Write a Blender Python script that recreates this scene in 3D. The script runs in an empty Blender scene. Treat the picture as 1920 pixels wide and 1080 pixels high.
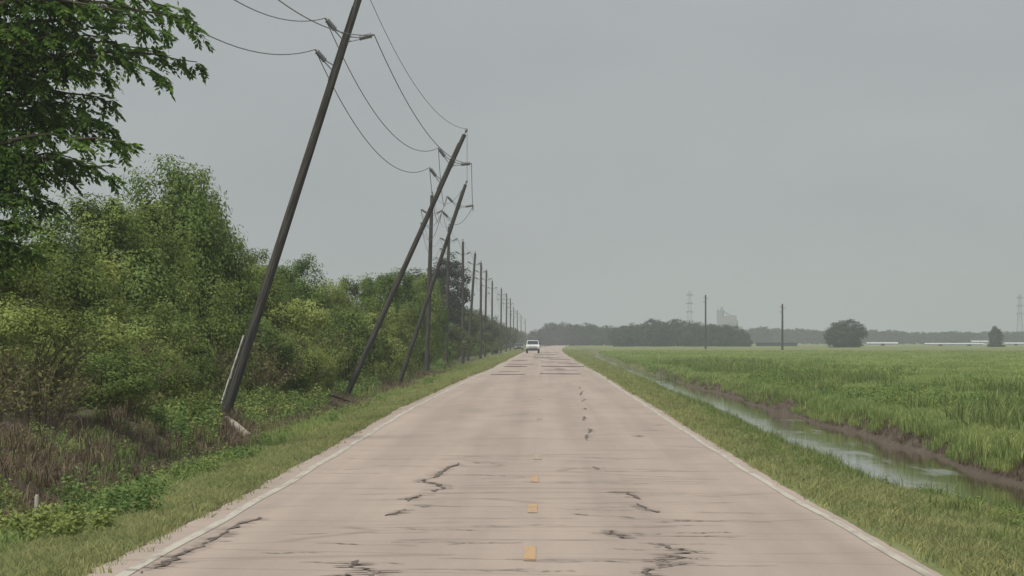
import bpy, math, random
import numpy as np
from mathutils import Vector, Matrix, Euler

# ------------------------------------------------------------------ camera, sky, sun, exposure
S = bpy.context.scene
COL = S.collection
F = 9600.0                      # focal length in pixels of the 1920 wide photograph
VX, VY, CH = 1018.0, 640.0, 1.8  # vanishing point of the road, camera height in metres
cam = bpy.data.cameras.new('camera')
cam.sensor_width = 36.0
cam.lens = F / 1920.0 * 36.0
cam.shift_x = (960.0 - VX) / 1920.0
cam.shift_y = (VY - 540.0) / 1920.0
cam.clip_start = 0.5
cam.clip_end = 30000.0
camo = bpy.data.objects.new('camera', cam)
camo.location = (0, 0, CH)
camo.rotation_euler = (math.radians(90), 0, 0)
COL.objects.link(camo)
S.camera = camo

SUN_EL, SUN_AZ = math.radians(56), math.radians(-142)   # azimuth from +Y, to the west of the road
W = bpy.data.worlds.new('World')
S.world = W
W.use_nodes = True
wn = W.node_tree
for n in list(wn.nodes):
    wn.nodes.remove(n)
def WN(t, **k):
    n = wn.nodes.new(t)
    for a, v in k.items():
        setattr(n, a, v)
    return n
sky = WN('ShaderNodeTexSky', sky_type='NISHITA', sun_disc=False)
sky.sun_elevation = SUN_EL
sky.sun_rotation = SUN_AZ
sky.dust_density = 4.0
hs = WN('ShaderNodeHueSaturation')
hs.inputs['Saturation'].default_value = 0.3
hs.inputs['Value'].default_value = 0.22
wn.links.new(sky.outputs[0], hs.inputs['Color'])
tc = WN('ShaderNodeTexCoord')
mp = WN('ShaderNodeMapping')
mp.inputs['Scale'].default_value = (1.0, 1.0, 2.2)
nz = WN('ShaderNodeTexNoise')
nz.inputs['Scale'].default_value = 14.0
nz.inputs['Detail'].default_value = 3.0
nz.inputs['Roughness'].default_value = 0.45
wn.links.new(tc.outputs['Generated'], mp.inputs['Vector'])
wn.links.new(mp.outputs[0], nz.inputs['Vector'])
rp = WN('ShaderNodeValToRGB')
rp.color_ramp.elements[0].position = 0.3
rp.color_ramp.elements[0].color = (2.74, 2.96, 3.06, 1)
rp.color_ramp.elements[1].position = 0.7
rp.color_ramp.elements[1].color = (3.12, 3.34, 3.42, 1)
wn.links.new(nz.outputs[0], rp.inputs[0])
mx = WN('ShaderNodeMix', data_type='RGBA')
mx.inputs[0].default_value = 0.85        # thick overcast over the clear sky
wn.links.new(hs.outputs[0], mx.inputs[6])
wn.links.new(rp.outputs[0], mx.inputs[7])
bg = WN('ShaderNodeBackground')
bg.inputs['Strength'].default_value = 0.085
wn.links.new(mx.outputs[2], bg.inputs['Color'])
wo = WN('ShaderNodeOutputWorld')
wn.links.new(bg.outputs[0], wo.inputs['Surface'])

sl = bpy.data.lights.new('sun', 'SUN')
sl.energy = 1.5
sl.angle = math.radians(22)
sl.color = (1.0, 0.95, 0.87)
so = bpy.data.objects.new('sun', sl)
sd = Vector((math.sin(SUN_AZ) * math.cos(SUN_EL), math.cos(SUN_AZ) * math.cos(SUN_EL), math.sin(SUN_EL)))
so.rotation_euler = sd.to_track_quat('Z', 'Y').to_euler()
so.location = (-60, 20, 80)
COL.objects.link(so)

S.view_settings.view_transform = 'Standard'
S.view_settings.look = 'None'
S.view_settings.gamma = 1.0
S.view_settings.exposure = 0.85
S.view_settings.use_curve_mapping = False
S.cycles.use_denoising = True
S.cycles.max_bounces = 6
S.cycles.diffuse_bounces = 3
S.cycles.glossy_bounces = 2
S.cycles.transmission_bounces = 3
S.cycles.volume_bounces = 1
S.cycles.transparent_max_bounces = 4

# ------------------------------------------------------------------ helpers
rng = np.random.default_rng(7)
random.seed(7)

def PX(x, y, d):
    """a measured direction of the photograph at distance d, as a point of the place"""
    return Vector(((x - VX) * d / F, d, CH + (VY - y) * d / F))

def tag(o, label=None, cat=None, group=None, kind=None):
    if label: o['label'] = label
    if cat: o['category'] = cat
    if group: o['group'] = group
    if kind: o['kind'] = kind
    return o

def empty(name, loc=(0, 0, 0), rot=(0, 0, 0)):
    o = bpy.data.objects.new(name, None)
    o.empty_display_size = 0.2
    o.location = loc
    o.rotation_euler = rot
    COL.objects.link(o)
    return o

def link(name, me, parent=None, loc=(0, 0, 0)):
    o = bpy.data.objects.new(name, me)
    o.location = loc
    COL.objects.link(o)
    if parent:
        o.parent = parent
    return o

def copy_tree(o, parent=None):
    c = o.copy()
    COL.objects.link(c)
    c.parent = parent
    for ch in list(o.children):
        copy_tree(ch, c)
    return c

class MB:
    """collects boxes, tubes and prisms into one mesh"""
    def __init__(s):
        s.v, s.f, s.sm = [], [], []
    def add(s, vs, fs, smooth=False):
        b = len(s.v)
        s.v += [tuple(p) for p in vs]
        s.f += [tuple(i + b for i in f) for f in fs]
        s.sm += [smooth] * len(fs)
        return s
    def box(s, c, size, rot=None):
        x, y, z = [k / 2 for k in size]
        vs = [Vector((sx * x, sy * y, sz * z)) for sx in (-1, 1) for sy in (-1, 1) for sz in (-1, 1)]
        if rot is not None:
            m = Euler(rot).to_matrix()
            vs = [m @ p for p in vs]
        vs = [p + Vector(c) for p in vs]
        return s.add(vs, [(0, 1, 3, 2), (4, 6, 7, 5), (0, 4, 5, 1), (2, 3, 7, 6), (0, 2, 6, 4), (1, 5, 7, 3)])
    def tube(s, pts, radii, n=8, caps=True, smooth=True):
        pts = [Vector(p) for p in pts]
        if not hasattr(radii, '__len__'):
            radii = [radii] * len(pts)
        vs = []
        for i, p in enumerate(pts):
            t = (pts[min(i + 1, len(pts) - 1)] - pts[max(i - 1, 0)])
            t = t.normalized() if t.length > 1e-9 else Vector((0, 0, 1))
            a = t.cross(Vector((0, 0, 1)) if abs(t.z) < 0.9 else Vector((1, 0, 0))).normalized()
            b = t.cross(a)
            for k in range(n):
                w = 2 * math.pi * k / n
                vs.append(p + (a * math.cos(w) + b * math.sin(w)) * radii[i])
        fs = []
        for i in range(len(pts) - 1):
            for k in range(n):
                k2 = (k + 1) % n
                fs.append((i * n + k, i * n + k2, (i + 1) * n + k2, (i + 1) * n + k))
        s.add(vs, fs, smooth)
        if caps:
            s.add(vs[:n], [tuple(range(n - 1, -1, -1))])
            s.add(vs[-n:], [tuple(range(n))])
        return s
    def prism(s, prof, x0, x1):
        """profile of (y, z) points run along x"""
        n = len(prof)
        vs = [(x0, y, z) for y, z in prof] + [(x1, y, z) for y, z in prof]
        fs = [(i, (i + 1) % n, n + (i + 1) % n, n + i) for i in range(n)]
        fs += [tuple(range(n - 1, -1, -1)), tuple(range(n, 2 * n))]
        return s.add(vs, fs)
    def mesh(s, name, mat):
        me = bpy.data.meshes.new(name)
        me.from_pydata(s.v, [], s.f)
        me.polygons.foreach_set('use_smooth', s.sm)
        if mat: me.materials.append(mat)
        me.update()
        return me
    def build(s, name, mat, parent=None, loc=(0, 0, 0)):
        return link(name, s.mesh(name, mat), parent, loc)

def np_mesh(name, V, Q, mat, tint=None, tri=False, smooth=False):
    """mesh from arrays: V (n,3), Q (m,4) or (m,3); tint is a float for each vertex"""
    me = bpy.data.meshes.new(name)
    k = Q.shape[1]
    me.vertices.add(len(V))
    me.vertices.foreach_set('co', V.astype(np.float32).ravel())
    me.loops.add(len(Q) * k)
    me.loops.foreach_set('vertex_index', Q.astype(np.int32).ravel())
    me.polygons.add(len(Q))
    me.polygons.foreach_set('loop_start', np.arange(0, len(Q) * k, k, dtype=np.int32))
    me.polygons.foreach_set('loop_total', np.full(len(Q), k, dtype=np.int32))
    if smooth:
        me.polygons.foreach_set('use_smooth', np.ones(len(Q), dtype=bool))
    if tint is not None:
        a = me.attributes.new('tint', 'FLOAT', 'POINT')
        a.data.foreach_set('value', tint.astype(np.float32))
    if mat: me.materials.append(mat)
    me.update(calc_edges=True)
    me.validate()
    return me

# ------------------------------------------------------------------ materials
class NT:
    def __init__(s, name):
        s.m = bpy.data.materials.new(name)
        s.m.use_nodes = True
        s.t = s.m.node_tree
        s.b = s.t.nodes['Principled BSDF']
        s.out = s.t.nodes['Material Output']
    def n(s, t, **k):
        n = s.t.nodes.new(t)
        for a, v in k.items():
            setattr(n, a, v)
        return n
    def l(s, a, b):
        s.t.links.new(a, b)
    def coord(s, which='Object', scale=(1, 1, 1)):
        c = s.n('ShaderNodeTexCoord')
        m = s.n('ShaderNodeMapping')
        m.inputs['Scale'].default_value = scale
        s.l(c.outputs[which], m.inputs[0])
        return m.outputs[0]
    def noise(s, vec, scale, detail=4, rough=0.55):
        n = s.n('ShaderNodeTexNoise')
        n.inputs['Scale'].default_value = scale
        n.inputs['Detail'].default_value = detail
        n.inputs['Roughness'].default_value = rough
        if vec is not None: s.l(vec, n.inputs['Vector'])
        return n.outputs[0]
    def ramp(s, fac, stops):
        r = s.n('ShaderNodeValToRGB')
        e = r.color_ramp.elements
        while len(e) < len(stops):
            e.new(0.5)
        for q, (p, c) in zip(e, stops):
            q.position = p
            q.color = tuple(c) + (1,) if len(c) == 3 else c
        s.l(fac, r.inputs[0])
        return r.outputs[0]
    def mix(s, fac, a, b, mode='MIX'):
        m = s.n('ShaderNodeMix', data_type='RGBA', blend_type=mode)
        for sock, v in ((0, fac), (6, a), (7, b)):
            if isinstance(v, (int, float)): m.inputs[sock].default_value = v
            elif isinstance(v, tuple): m.inputs[sock].default_value = v + (1,) if len(v) == 3 else v
            else: s.l(v, m.inputs[sock])
        return m.outputs[2]
    def attr(s, name):
        a = s.n('ShaderNodeAttribute', attribute_name=name)
        return a
    def bump(s, h, strength, dist=0.02):
        b = s.n('ShaderNodeBump')
        b.inputs['Strength'].default_value = strength
        b.inputs['Distance'].default_value = dist
        s.l(h, b.inputs['Height'])
        s.l(b.outputs[0], s.b.inputs['Normal'])
    def set(s, color=None, rough=0.8, spec=0.3, metal=0.0):
        if color is not None:
            if isinstance(color, tuple): s.b.inputs['Base Color'].default_value = color + (1,)
            else: s.l(color, s.b.inputs['Base Color'])
        s.b.inputs['Roughness'].default_value = rough
        s.b.inputs['Specular IOR Level'].default_value = spec
        s.b.inputs['Metallic'].default_value = metal
        return s.m

def plain(name, color, rough=0.7, spec=0.3, var=0.2, scale=3.0, metal=0.0):
    t = NT(name)
    f = t.noise(t.coord('Object'), scale, 5, 0.6)
    lo = tuple(c * (1 - var) for c in color)
    hi = tuple(min(1, c * (1 + var)) for c in color)
    return t.set(t.ramp(f, [(0.3, lo), (0.7, hi)]), rough, spec, metal)

def leaf_mat(name, dark, mid, light, trans=0.3, hue=0.06, rough=0.7, spec=0.1, patch=None):
    t = NT(name)
    a = t.attr('tint')
    oi = t.n('ShaderNodeObjectInfo')
    c = t.ramp(a.outputs['Fac'], [(0.0, dark), (0.5, mid), (1.0, light)])
    h = t.n('ShaderNodeHueSaturation')
    r = t.n('ShaderNodeMapRange')
    r.inputs['To Min'].default_value = 0.5 - hue / 2
    r.inputs['To Max'].default_value = 0.5 + hue / 2
    t.l(oi.outputs['Random'], r.inputs[0])
    t.l(r.outputs[0], h.inputs['Hue'])
    r2 = t.n('ShaderNodeMapRange')
    r2.inputs['To Min'].default_value = 1.2
    r2.inputs['To Max'].default_value = 0.8
    t.l(oi.outputs['Random'], r2.inputs[0])
    t.l(r2.outputs[0], h.inputs['Value'])
    t.l(c, h.inputs['Color'])
    col = h.outputs[0]
    if patch:
        g = t.n('ShaderNodeNewGeometry')
        mpp = t.n('ShaderNodeMapping')
        mpp.inputs['Scale'].default_value = patch
        t.l(g.outputs['Position'], mpp.inputs[0])
        col = t.mix(1.0, col, t.ramp(t.noise(mpp.outputs[0], 1.0, 4, .6), [(.32, (.76, .80, .74)), (.5, (1, 1, 1)), (.68, (1.2, 1.12, 1.15))]), 'MULTIPLY')
    t.set(col, rough, spec)
    tr = t.n('ShaderNodeBsdfTranslucent')
    t.l(col, tr.inputs['Color'])
    ms = t.n('ShaderNodeMixShader')
    ms.inputs[0].default_value = trans
    t.l(t.b.outputs[0], ms.inputs[1])
    t.l(tr.outputs[0], ms.inputs[2])
    t.l(ms.outputs[0], t.out.inputs['Surface'])
    return t.m

M = {}
M['leaf_tree'] = leaf_mat('leaf_tree', (0.058, 0.090, 0.026), (0.172, 0.242, 0.064), (0.315, 0.405, 0.115), hue=0.04, trans=0.30)
M['leaf_overhang'] = leaf_mat('leaf_overhang', (0.065, 0.105, 0.024), (0.170, 0.250, 0.052), (0.310, 0.405, 0.092), trans=0.48)
M['leaf_hedge_far'] = leaf_mat('leaf_hedge_far', (0.040, 0.058, 0.026), (0.098, 0.130, 0.055), (0.190, 0.230, 0.098), hue=0.04)
M['leaf_scrub'] = leaf_mat('leaf_scrub', (0.065, 0.092, 0.028), (0.190, 0.252, 0.070), (0.340, 0.410, 0.128), hue=0.045)
M['leaf_brush'] = leaf_mat('leaf_brush', (0.085, 0.083, 0.036), (0.175, 0.175, 0.070), (0.260, 0.270, 0.110), hue=0.04)
M['leaf_dark'] = leaf_mat('leaf_dark', (0.030, 0.040, 0.028), (0.050, 0.064, 0.042), (0.085, 0.100, 0.062), hue=0.02)
M['leaf_weed'] = leaf_mat('leaf_weed', (0.095, 0.140, 0.042), (0.205, 0.285, 0.085), (0.320, 0.400, 0.140), hue=0.07)
M['leaf_far'] = leaf_mat('leaf_far', (0.030, 0.042, 0.026), (0.052, 0.070, 0.040), (0.085, 0.105, 0.060), hue=0.03)
M['grass_verge'] = leaf_mat('grass_verge', (0.195, 0.222, 0.090), (0.305, 0.337, 0.140), (0.430, 0.445, 0.205), trans=0.4, hue=0.06, patch=(.7, .12, 1))
M['grass_field'] = leaf_mat('grass_field', (0.185, 0.255, 0.085), (0.290, 0.378, 0.132), (0.390, 0.465, 0.182), trans=0.4, hue=0.04, patch=(.16, .035, 1))
M['grass_tall'] = leaf_mat('grass_tall', (0.110, 0.155, 0.055), (0.205, 0.265, 0.095), (0.315, 0.375, 0.150), trans=0.35, hue=0.03)
M['grass_dry'] = leaf_mat('grass_dry', (0.080, 0.062, 0.040), (0.170, 0.137, 0.088), (0.300, 0.255, 0.170), trans=0.2, hue=0.03)
M['bark'] = plain('bark', (0.085, 0.070, 0.055), 0.9, 0.1, 0.4, 6)

def mat_pole():
    t = NT('pole_wood')
    v = t.coord('Object', (14, 14, 0.6))
    f = t.noise(v, 2.2, 6, 0.6)
    g = t.noise(t.coord('Object', (1, 1, 0.35)), 1.6, 3)
    c = t.ramp(f, [(0.28, (0.020, 0.020, 0.019)), (0.5, (0.052, 0.051, 0.047)), (0.72, (0.150, 0.142, 0.128))])
    c = t.mix(t.ramp(g, [(0.52, (0, 0, 0)), (0.75, (1, 1, 1))]), c, (0.072, 0.056, 0.045))
    t.bump(f, 0.6, 0.02)
    return t.set(c, 0.85, 0.2)
M['pole'] = mat_pole()
M['pole_old'] = plain('pole_old', (0.070, 0.066, 0.060), 0.9, 0.1, 0.35, 4)
M['insulator'] = plain('insulator', (0.13, 0.14, 0.14), 0.35, 0.5, 0.1, 8)
M['steel'] = plain('steel', (0.26, 0.27, 0.28), 0.45, 0.5, 0.15, 8, 0.6)
M['wire'] = plain('wire', (0.10, 0.105, 0.105), 0.5, 0.4, 0.1, 2, 0.3)
M['conduit'] = plain('conduit', (0.46, 0.45, 0.43), 0.5, 0.4, 0.45, 4)
M['concrete'] = plain('concrete', (0.46, 0.44, 0.38), 0.85, 0.2, 0.2, 5)
M['timber_pale'] = plain('timber_pale', (0.40, 0.37, 0.31), 0.85, 0.2, 0.25, 7)
M['timber_dark'] = plain('timber_dark', (0.060, 0.047, 0.036), 0.9, 0.1, 0.3, 6)
M['lattice'] = plain('lattice', (0.20, 0.21, 0.22), 0.5, 0.4, 0.1, 1)
M['plant_grey'] = plain('plant_grey', (0.27, 0.28, 0.29), 0.6, 0.3, 0.15, 0.2)
M['white_shed'] = plain('white_shed', (0.60, 0.62, 0.61), 0.5, 0.4, 0.06, 0.3)
M['dark_roof'] = plain('dark_roof', (0.045, 0.050, 0.048), 0.7, 0.3, 0.15, 0.4)
M['opening'] = plain('opening', (0.05, 0.055, 0.06), 0.6, 0.3, 0.1, 0.5)

def mat_ground():
    t = NT('ground')
    o = t.coord('Object')
    oy = t.coord('Object', (1, 0.18, 1))
    f1 = t.noise(oy, 0.9, 6, 0.6)
    f2 = t.noise(o, 7.0, 5, 0.65)
    f3 = t.noise(t.coord('Object', (0.06, 0.02, 1)), 1.0, 4, 0.5)
    green = t.ramp(f1, [(0.3, (0.125, 0.145, 0.055)), (0.5, (0.195, 0.220, 0.090)), (0.72, (0.265, 0.280, 0.128))])
    far = t.ramp(f3, [(0.35, (0.170, 0.200, 0.082)), (0.65, (0.228, 0.250, 0.110))])
    soil = t.ramp(f2, [(0.3, (0.045, 0.034, 0.026)), (0.5, (0.098, 0.076, 0.058)), (0.75, (0.180, 0.144, 0.112))])
    mud = t.ramp(f2, [(0.28, (0.070, 0.055, 0.044)), (0.52, (0.140, 0.113, 0.092)), (0.78, (0.250, 0.208, 0.172))])
    z = t.attr('zone')
    sp = t.n('ShaderNodeSeparateColor')
    t.l(z.outputs['Color'], sp.inputs[0])
    c = t.mix(sp.outputs[2], green, far)
    c = t.mix(sp.outputs[0], c, soil)
    c = t.mix(sp.outputs[1], c, mud)
    t.bump(f2, 0.8, 0.06)
    return t.set(c, 0.95, 0.1)
M['ground'] = mat_ground()

def mat_road():
    t = NT('road_surface')
    big = t.noise(t.coord('Object', (0.5, 0.035, 1)), 1.0, 4, 0.5)
    mid = t.noise(t.coord('Object', (1.2, 0.16, 1)), 1.0, 6, 0.6)
    streak = t.noise(t.coord('Object', (2.2, 0.012, 1)), 1.0, 3, 0.5)
    grain = t.noise(t.coord('Object'), 45.0, 3, 0.7)
    c = t.ramp(big, [(0.3, (0.430, 0.355, 0.298)), (0.55, (0.478, 0.390, 0.330)), (0.75, (0.512, 0.417, 0.356))])
    c = t.mix(0.5, c, t.ramp(mid, [(0.3, (0.80, 0.80, 0.80)), (0.7, (1.06, 1.05, 1.04))]), 'MULTIPLY')
    c = t.mix(0.55, c, t.ramp(streak, [(0.35, (0.86, 0.86, 0.86)), (0.65, (1.05, 1.04, 1.04))]), 'MULTIPLY')
    c = t.mix(0.5, c, t.ramp(grain, [(0.3, (0.74, 0.74, 0.75)), (0.7, (1.18, 1.17, 1.15))]), 'MULTIPLY')
    # worn wheel tracks
    wt = t.n('ShaderNodeTexWave', wave_type='BANDS', bands_direction='X', wave_profile='SIN')
    wt.inputs['Scale'].default_value = 0.205
    wt.inputs['Distortion'].default_value = 1.2
    wt.inputs['Detail'].default_value = 2.0
    t.l(t.coord('Object', (1, .03, 1)), wt.inputs['Vector'])
    c = t.mix(0.5, c, t.ramp(wt.outputs['Fac'], [(0.2, (1.03, 1.03, 1.03)), (0.8, (.88, .885, .89))]), 'MULTIPLY')
    # fine transverse hairline cracks
    wv = t.n('ShaderNodeTexVoronoi', feature='DISTANCE_TO_EDGE')
    wv.inputs['Scale'].default_value = 1.0
    dist = t.n('ShaderNodeMapping')
    nn = t.n('ShaderNodeTexNoise')
    nn.inputs['Scale'].default_value = 0.8
    base = t.coord('Object', (0.16, 0.42, 1))
    mixv = t.n('ShaderNodeMix', data_type='VECTOR')
    mixv.inputs[0].default_value = 0.12
    t.l(base, nn.inputs['Vector'])
    t.l(base, mixv.inputs[4])
    t.l(nn.outputs['Color'], mixv.inputs[5])
    t.l(mixv.outputs[1], wv.inputs['Vector'])
    ck = t.ramp(wv.outputs['Distance'], [(0.0, (0.62, 0.60, 0.58)), (0.02, (1, 1, 1))])
    c = t.mix(0.6, c, ck, 'MULTIPLY')
    t.bump(grain, 0.35, 0.01)
    return t.set(c, 0.75, 0.35)
M['road'] = mat_road()

def mat_paint(name, col, wear):
    t = NT(name)
    f = t.noise(t.coord('Object', (6, 0.5, 1)), 1.0, 6, 0.7)
    c = t.mix(t.ramp(f, [(wear - 0.12, (0, 0, 0)), (wear + 0.08, (1, 1, 1))]), (0.36, 0.305, 0.25), col)
    return t.set(c, 0.6, 0.3)
M['paint_white'] = mat_paint('paint_white', (0.55, 0.515, 0.435), 0.47)
M['paint_yellow'] = mat_paint('paint_yellow', (0.57, 0.365, 0.185), 0.46)
M['paint_worn'] = mat_paint('paint_worn', (0.50, 0.385, 0.27), 0.52)
M['tar'] = plain('tar', (0.180, 0.146, 0.120), 0.75, 0.3, 0.35, 5)
M['tar_thin'] = plain('tar_thin', (0.200, 0.165, 0.138), 0.8, 0.3, 0.3, 4)
M['road_dark'] = plain('road_dark', (0.140, 0.114, 0.098), 0.8, 0.3, 0.3, 2)

def mat_water():
    t = NT('ditch_water')
    v = t.coord('Object', (1.0, 0.22, 1))
    f = t.noise(v, 1.6, 4, 0.55)
    g = t.noise(t.coord('Object', (0.8, 0.10, 1)), 0.9, 3, 0.5)
    c = t.ramp(g, [(0.35, (0.075, 0.080, 0.035)), (0.65, (0.120, 0.115, 0.060))])
    sc = t.noise(t.coord('Object', (0.9, 0.07, 1)), 1.1, 5, 0.6)
    msk = t.ramp(sc, [(0.58, (0, 0, 0)), (0.75, (1, 1, 1))])
    c = t.mix(msk, c, (0.105, 0.115, 0.048))
    t.bump(f, 0.14, 0.03)
    t.set(c, 0.06, 0.5)
    t.l(t.ramp(msk, [(0, (.05, .05, .05)), (1, (.22, .22, .22))]), t.b.inputs['Roughness'])
    t.b.inputs['IOR'].default_value = 1.33
    return t.m
M['water'] = mat_water()

# ------------------------------------------------------------------ terrain
ZR_D = [-200, 20, 40, 65, 100, 133, 200, 268, 330, 400, 470, 545, 620, 690, 770, 900, 1200, 6000]
ZR_Z = [0, 0, 0, -.045, .0, .06, .06, .085, -.01, .055, -.03, .04, -.015, .02, .0, .02, 0, 0]
_dd = np.linspace(-200, 1300, 3001)
_zz = np.interp(_dd, ZR_D, ZR_Z)
_k = np.hanning(61); _k /= _k.sum()
_zz = np.convolve(np.pad(_zz, 30, 'edge'), _k, 'valid')
def zr(d):
    return np.interp(d, _dd, _zz)
def road_c(d):
    return np.interp(d, [0, 42, 65, 90, 110, 130, 185, 300, 600, 750, 880, 1000, 1150, 1300, 1600, 2200, 5000], [-.12, -.13, -.20, -.25, -.29, -.31, -.28, -.12, -.10, -.02, .15, .45, 1.0, 1.7, 3.4, 8, 60])

def wob(x, y, s=1.0):
    return (np.sin(x * 1.7 * s + y * 0.31 * s) + np.sin(y * 0.83 * s - x * 0.9 * s + 1.3) + np.sin(y * 2.1 * s + x * 2.7 * s + 4.0)
            + np.sin(y * 0.19 * s + 2.0) + np.sin(y * 5.3 * s - x * 4.1 * s)) / 5.0

WATER_Z = -0.72
def ditch_near(d):
    return 5.46 + 1.6 * np.clip((76 - d) / 16, 0, 1) ** 2 * (3 - 2 * np.clip((76 - d) / 16, 0, 1)) + 0.0034 * np.minimum(d, 1300) + 0.15 * np.sin(d * 0.043) * np.clip((d - 60) / 100, 0, 1) + 0.12 * np.sin(d * 0.21)
def ditch_far(d):
    return np.maximum(8.35 + 0.16 * np.sin(d * 0.06) + 0.12 * np.sin(d * 0.23 + 1), ditch_near(d) + 1.3)

def ground_z(X, D):
    X = np.asarray(X, float); D = np.asarray(D, float)
    X, D = np.broadcast_arrays(X, D)
    n = ditch_near(D); f = ditch_far(D)
    z = np.zeros(X.shape)
    r0 = 3.3
    # right verge down to the water
    a = np.clip((X - r0) / (n - r0), 0, 1)
    zright = -0.72 * (0.55 * a + 0.45 * a ** 2.2)
    end = np.clip(1 - (D - 820) / 160, 0, 1)
    z = np.where(X > r0, zright, z)
    bed = -0.72 - 0.45 * np.sin(np.clip((X - n) / (f - n), 0, 1) * math.pi)
    z = np.where((X > n) & (X <= f), bed, z)
    wf = wob(X * 1.4, D * 1.3)
    bank = 0.52 + 0.12 * np.sin(D * 0.13) + 0.07 * np.sin(D * 0.41 + 2) + 0.05 * np.sin(D * .9 + X)
    b = np.clip((X - f) / bank, 0, 1)
    zb = -0.72 + 0.58 * b ** (0.75) + 0.05 * wf * (b > 0)
    z = np.where((X > f) & (X <= f + bank), zb, z)
    e = np.clip((X - f - bank) / 4.0, 0, 1)
    z = np.where(X > f + bank, -0.14 + 0.18 * e ** 0.6 + 0.05 * wf, z)
    z = np.where(X > r0, z * end, z)
    # left verge, shallow ditch and the rise under the hedge
    amp = np.interp(D, [0, 150, 320, 600], [1.0, 0.95, 0.55, 0.35])
    zl = np.interp(-X, [3.35, 4.4, 5.3, 6.2, 6.9, 7.6, 8.6, 10.0, 14.0], [0, -.10, -.26, -.58, -.62, -.40, -.12, 0.02, 0.1]) * amp
    zl = zl + 0.07 * wf * np.clip((-X - 4.5) / 2, 0, 1) * np.clip(1 - (-X - 20) / 20, 0, 1)
    zl = zl + 0.34 * np.clip((-X - 6.9) / 1.1, 0, 1) * np.clip((122 - D) / 14, 0, 1) * (1 + .5 * wf)
    z = np.where(X < -3.35, zl, z)
    z = z + zr(D) * np.where(X > 0, np.clip(1 - (X - 3.4) / 1.2, 0, 1), np.clip(1 - (-X - 12) / 20, 0, 1))
    # sunk bed under the pavement
    z = np.where((np.abs(X + 0.15) < 3.2) | (np.abs(X - road_c(D)) < 3.2), z - 0.06, z)
    return z

def build_ground():
    xs = np.concatenate([[-1600, -700, -300, -140, -70, -40, -26, -19, -15], np.arange(-13, -3.0, 0.2), [-2.6, 0, 2.4],
                         np.arange(2.8, 12.6, 0.14), np.arange(12.8, 18, 0.5), [19, 21, 24, 28, 34, 42, 54, 70, 95, 140, 220, 380, 700, 1600]])
    ds = np.concatenate([[-120, -60, -20, 0, 12, 22, 30], np.arange(36, 130, 0.45), np.geomspace(130, 420, 260), np.geomspace(424, 1300, 130), np.geomspace(1340, 4900, 24)])
    Xg, Dg = np.meshgrid(xs, ds)
    Z = ground_z(Xg, Dg)
    V = np.stack([Xg, Dg, Z], -1).reshape(-1, 3)
    nx, ny = len(xs), len(ds)
    i = np.arange(ny - 1)[:, None] * nx + np.arange(nx - 1)[None, :]
    Q = np.stack([i, i + 1, i + nx + 1, i + nx], -1).reshape(-1, 4)
    me = np_mesh('ground', V, Q, M['ground'], smooth=True)
    n = ditch_near(Dg); f = ditch_far(Dg)
    w = wob(Xg * 2.3, Dg * 0.9); w2 = wob(Xg * 0.7 + 3, Dg * 0.35)
    soil = np.zeros(Xg.shape)
    soil = np.maximum(soil, np.clip(1 - np.abs(Xg + 3.6 + 0.1 * w) / 0.35, 0, 1))                     # worn strip beside the pavement
    soil = np.maximum(soil, 0.7 * np.clip(1 - np.abs(Xg - 3.45 + 0.1 * w) / 0.25, 0, 1))
    inl = np.clip((-Xg - 5.3 + 0.6 * w2) / 0.5, 0, 1)
    soil = np.maximum(soil, inl * np.interp(Dg, [0, 200, 330, 600], [1, 0.9, 0.55, 0.25]))
    mud = np.clip((Xg - (n - 0.12)) / 0.1, 0, 1) * np.clip(1 - (Xg - f - 0.62 - 0.22 * w - 0.12 * w2) / 0.2, 0, 1)
    mud = mud * np.interp(Dg, [0, 260, 420], [1, 1, 0.35])
    far = np.clip((Xg - f - 2) / 8, 0, 1)
    c = np.stack([soil, mud, far, np.ones_like(far)], -1).reshape(-1, 4)
    ca = me.color_attributes.new('zone', 'FLOAT_COLOR', 'POINT')
    ca.data.foreach_set('color', c.astype(np.float32).ravel())
    return tag(link('ground', me), 'flat ground with grassy verges, dirt under the hedge and green field', kind='structure')
build_ground()

# ditch water
def build_water():
    ds = np.concatenate([np.arange(30, 200, 2.0), np.geomspace(200, 960, 140)])
    n = ditch_near(ds) - 0.5; f = ditch_far(ds) + 0.3
    rows = [n + (f - n) * k / 6 for k in range(7)]
    V = np.stack([np.stack([r, ds, np.full_like(ds, WATER_Z + 0.02)], -1) for r in rows], 1).reshape(-1, 3)
    i = np.arange(len(ds) - 1)[:, None] * 7 + np.arange(6)[None, :]
    Q = np.stack([i, i + 1, i + 8, i + 7], -1).reshape(-1, 4)
    tag(link('water', np_mesh('water', V, Q, M['water'], smooth=True)), 'still murky green water in the roadside ditch', kind='structure')
build_water()

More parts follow.
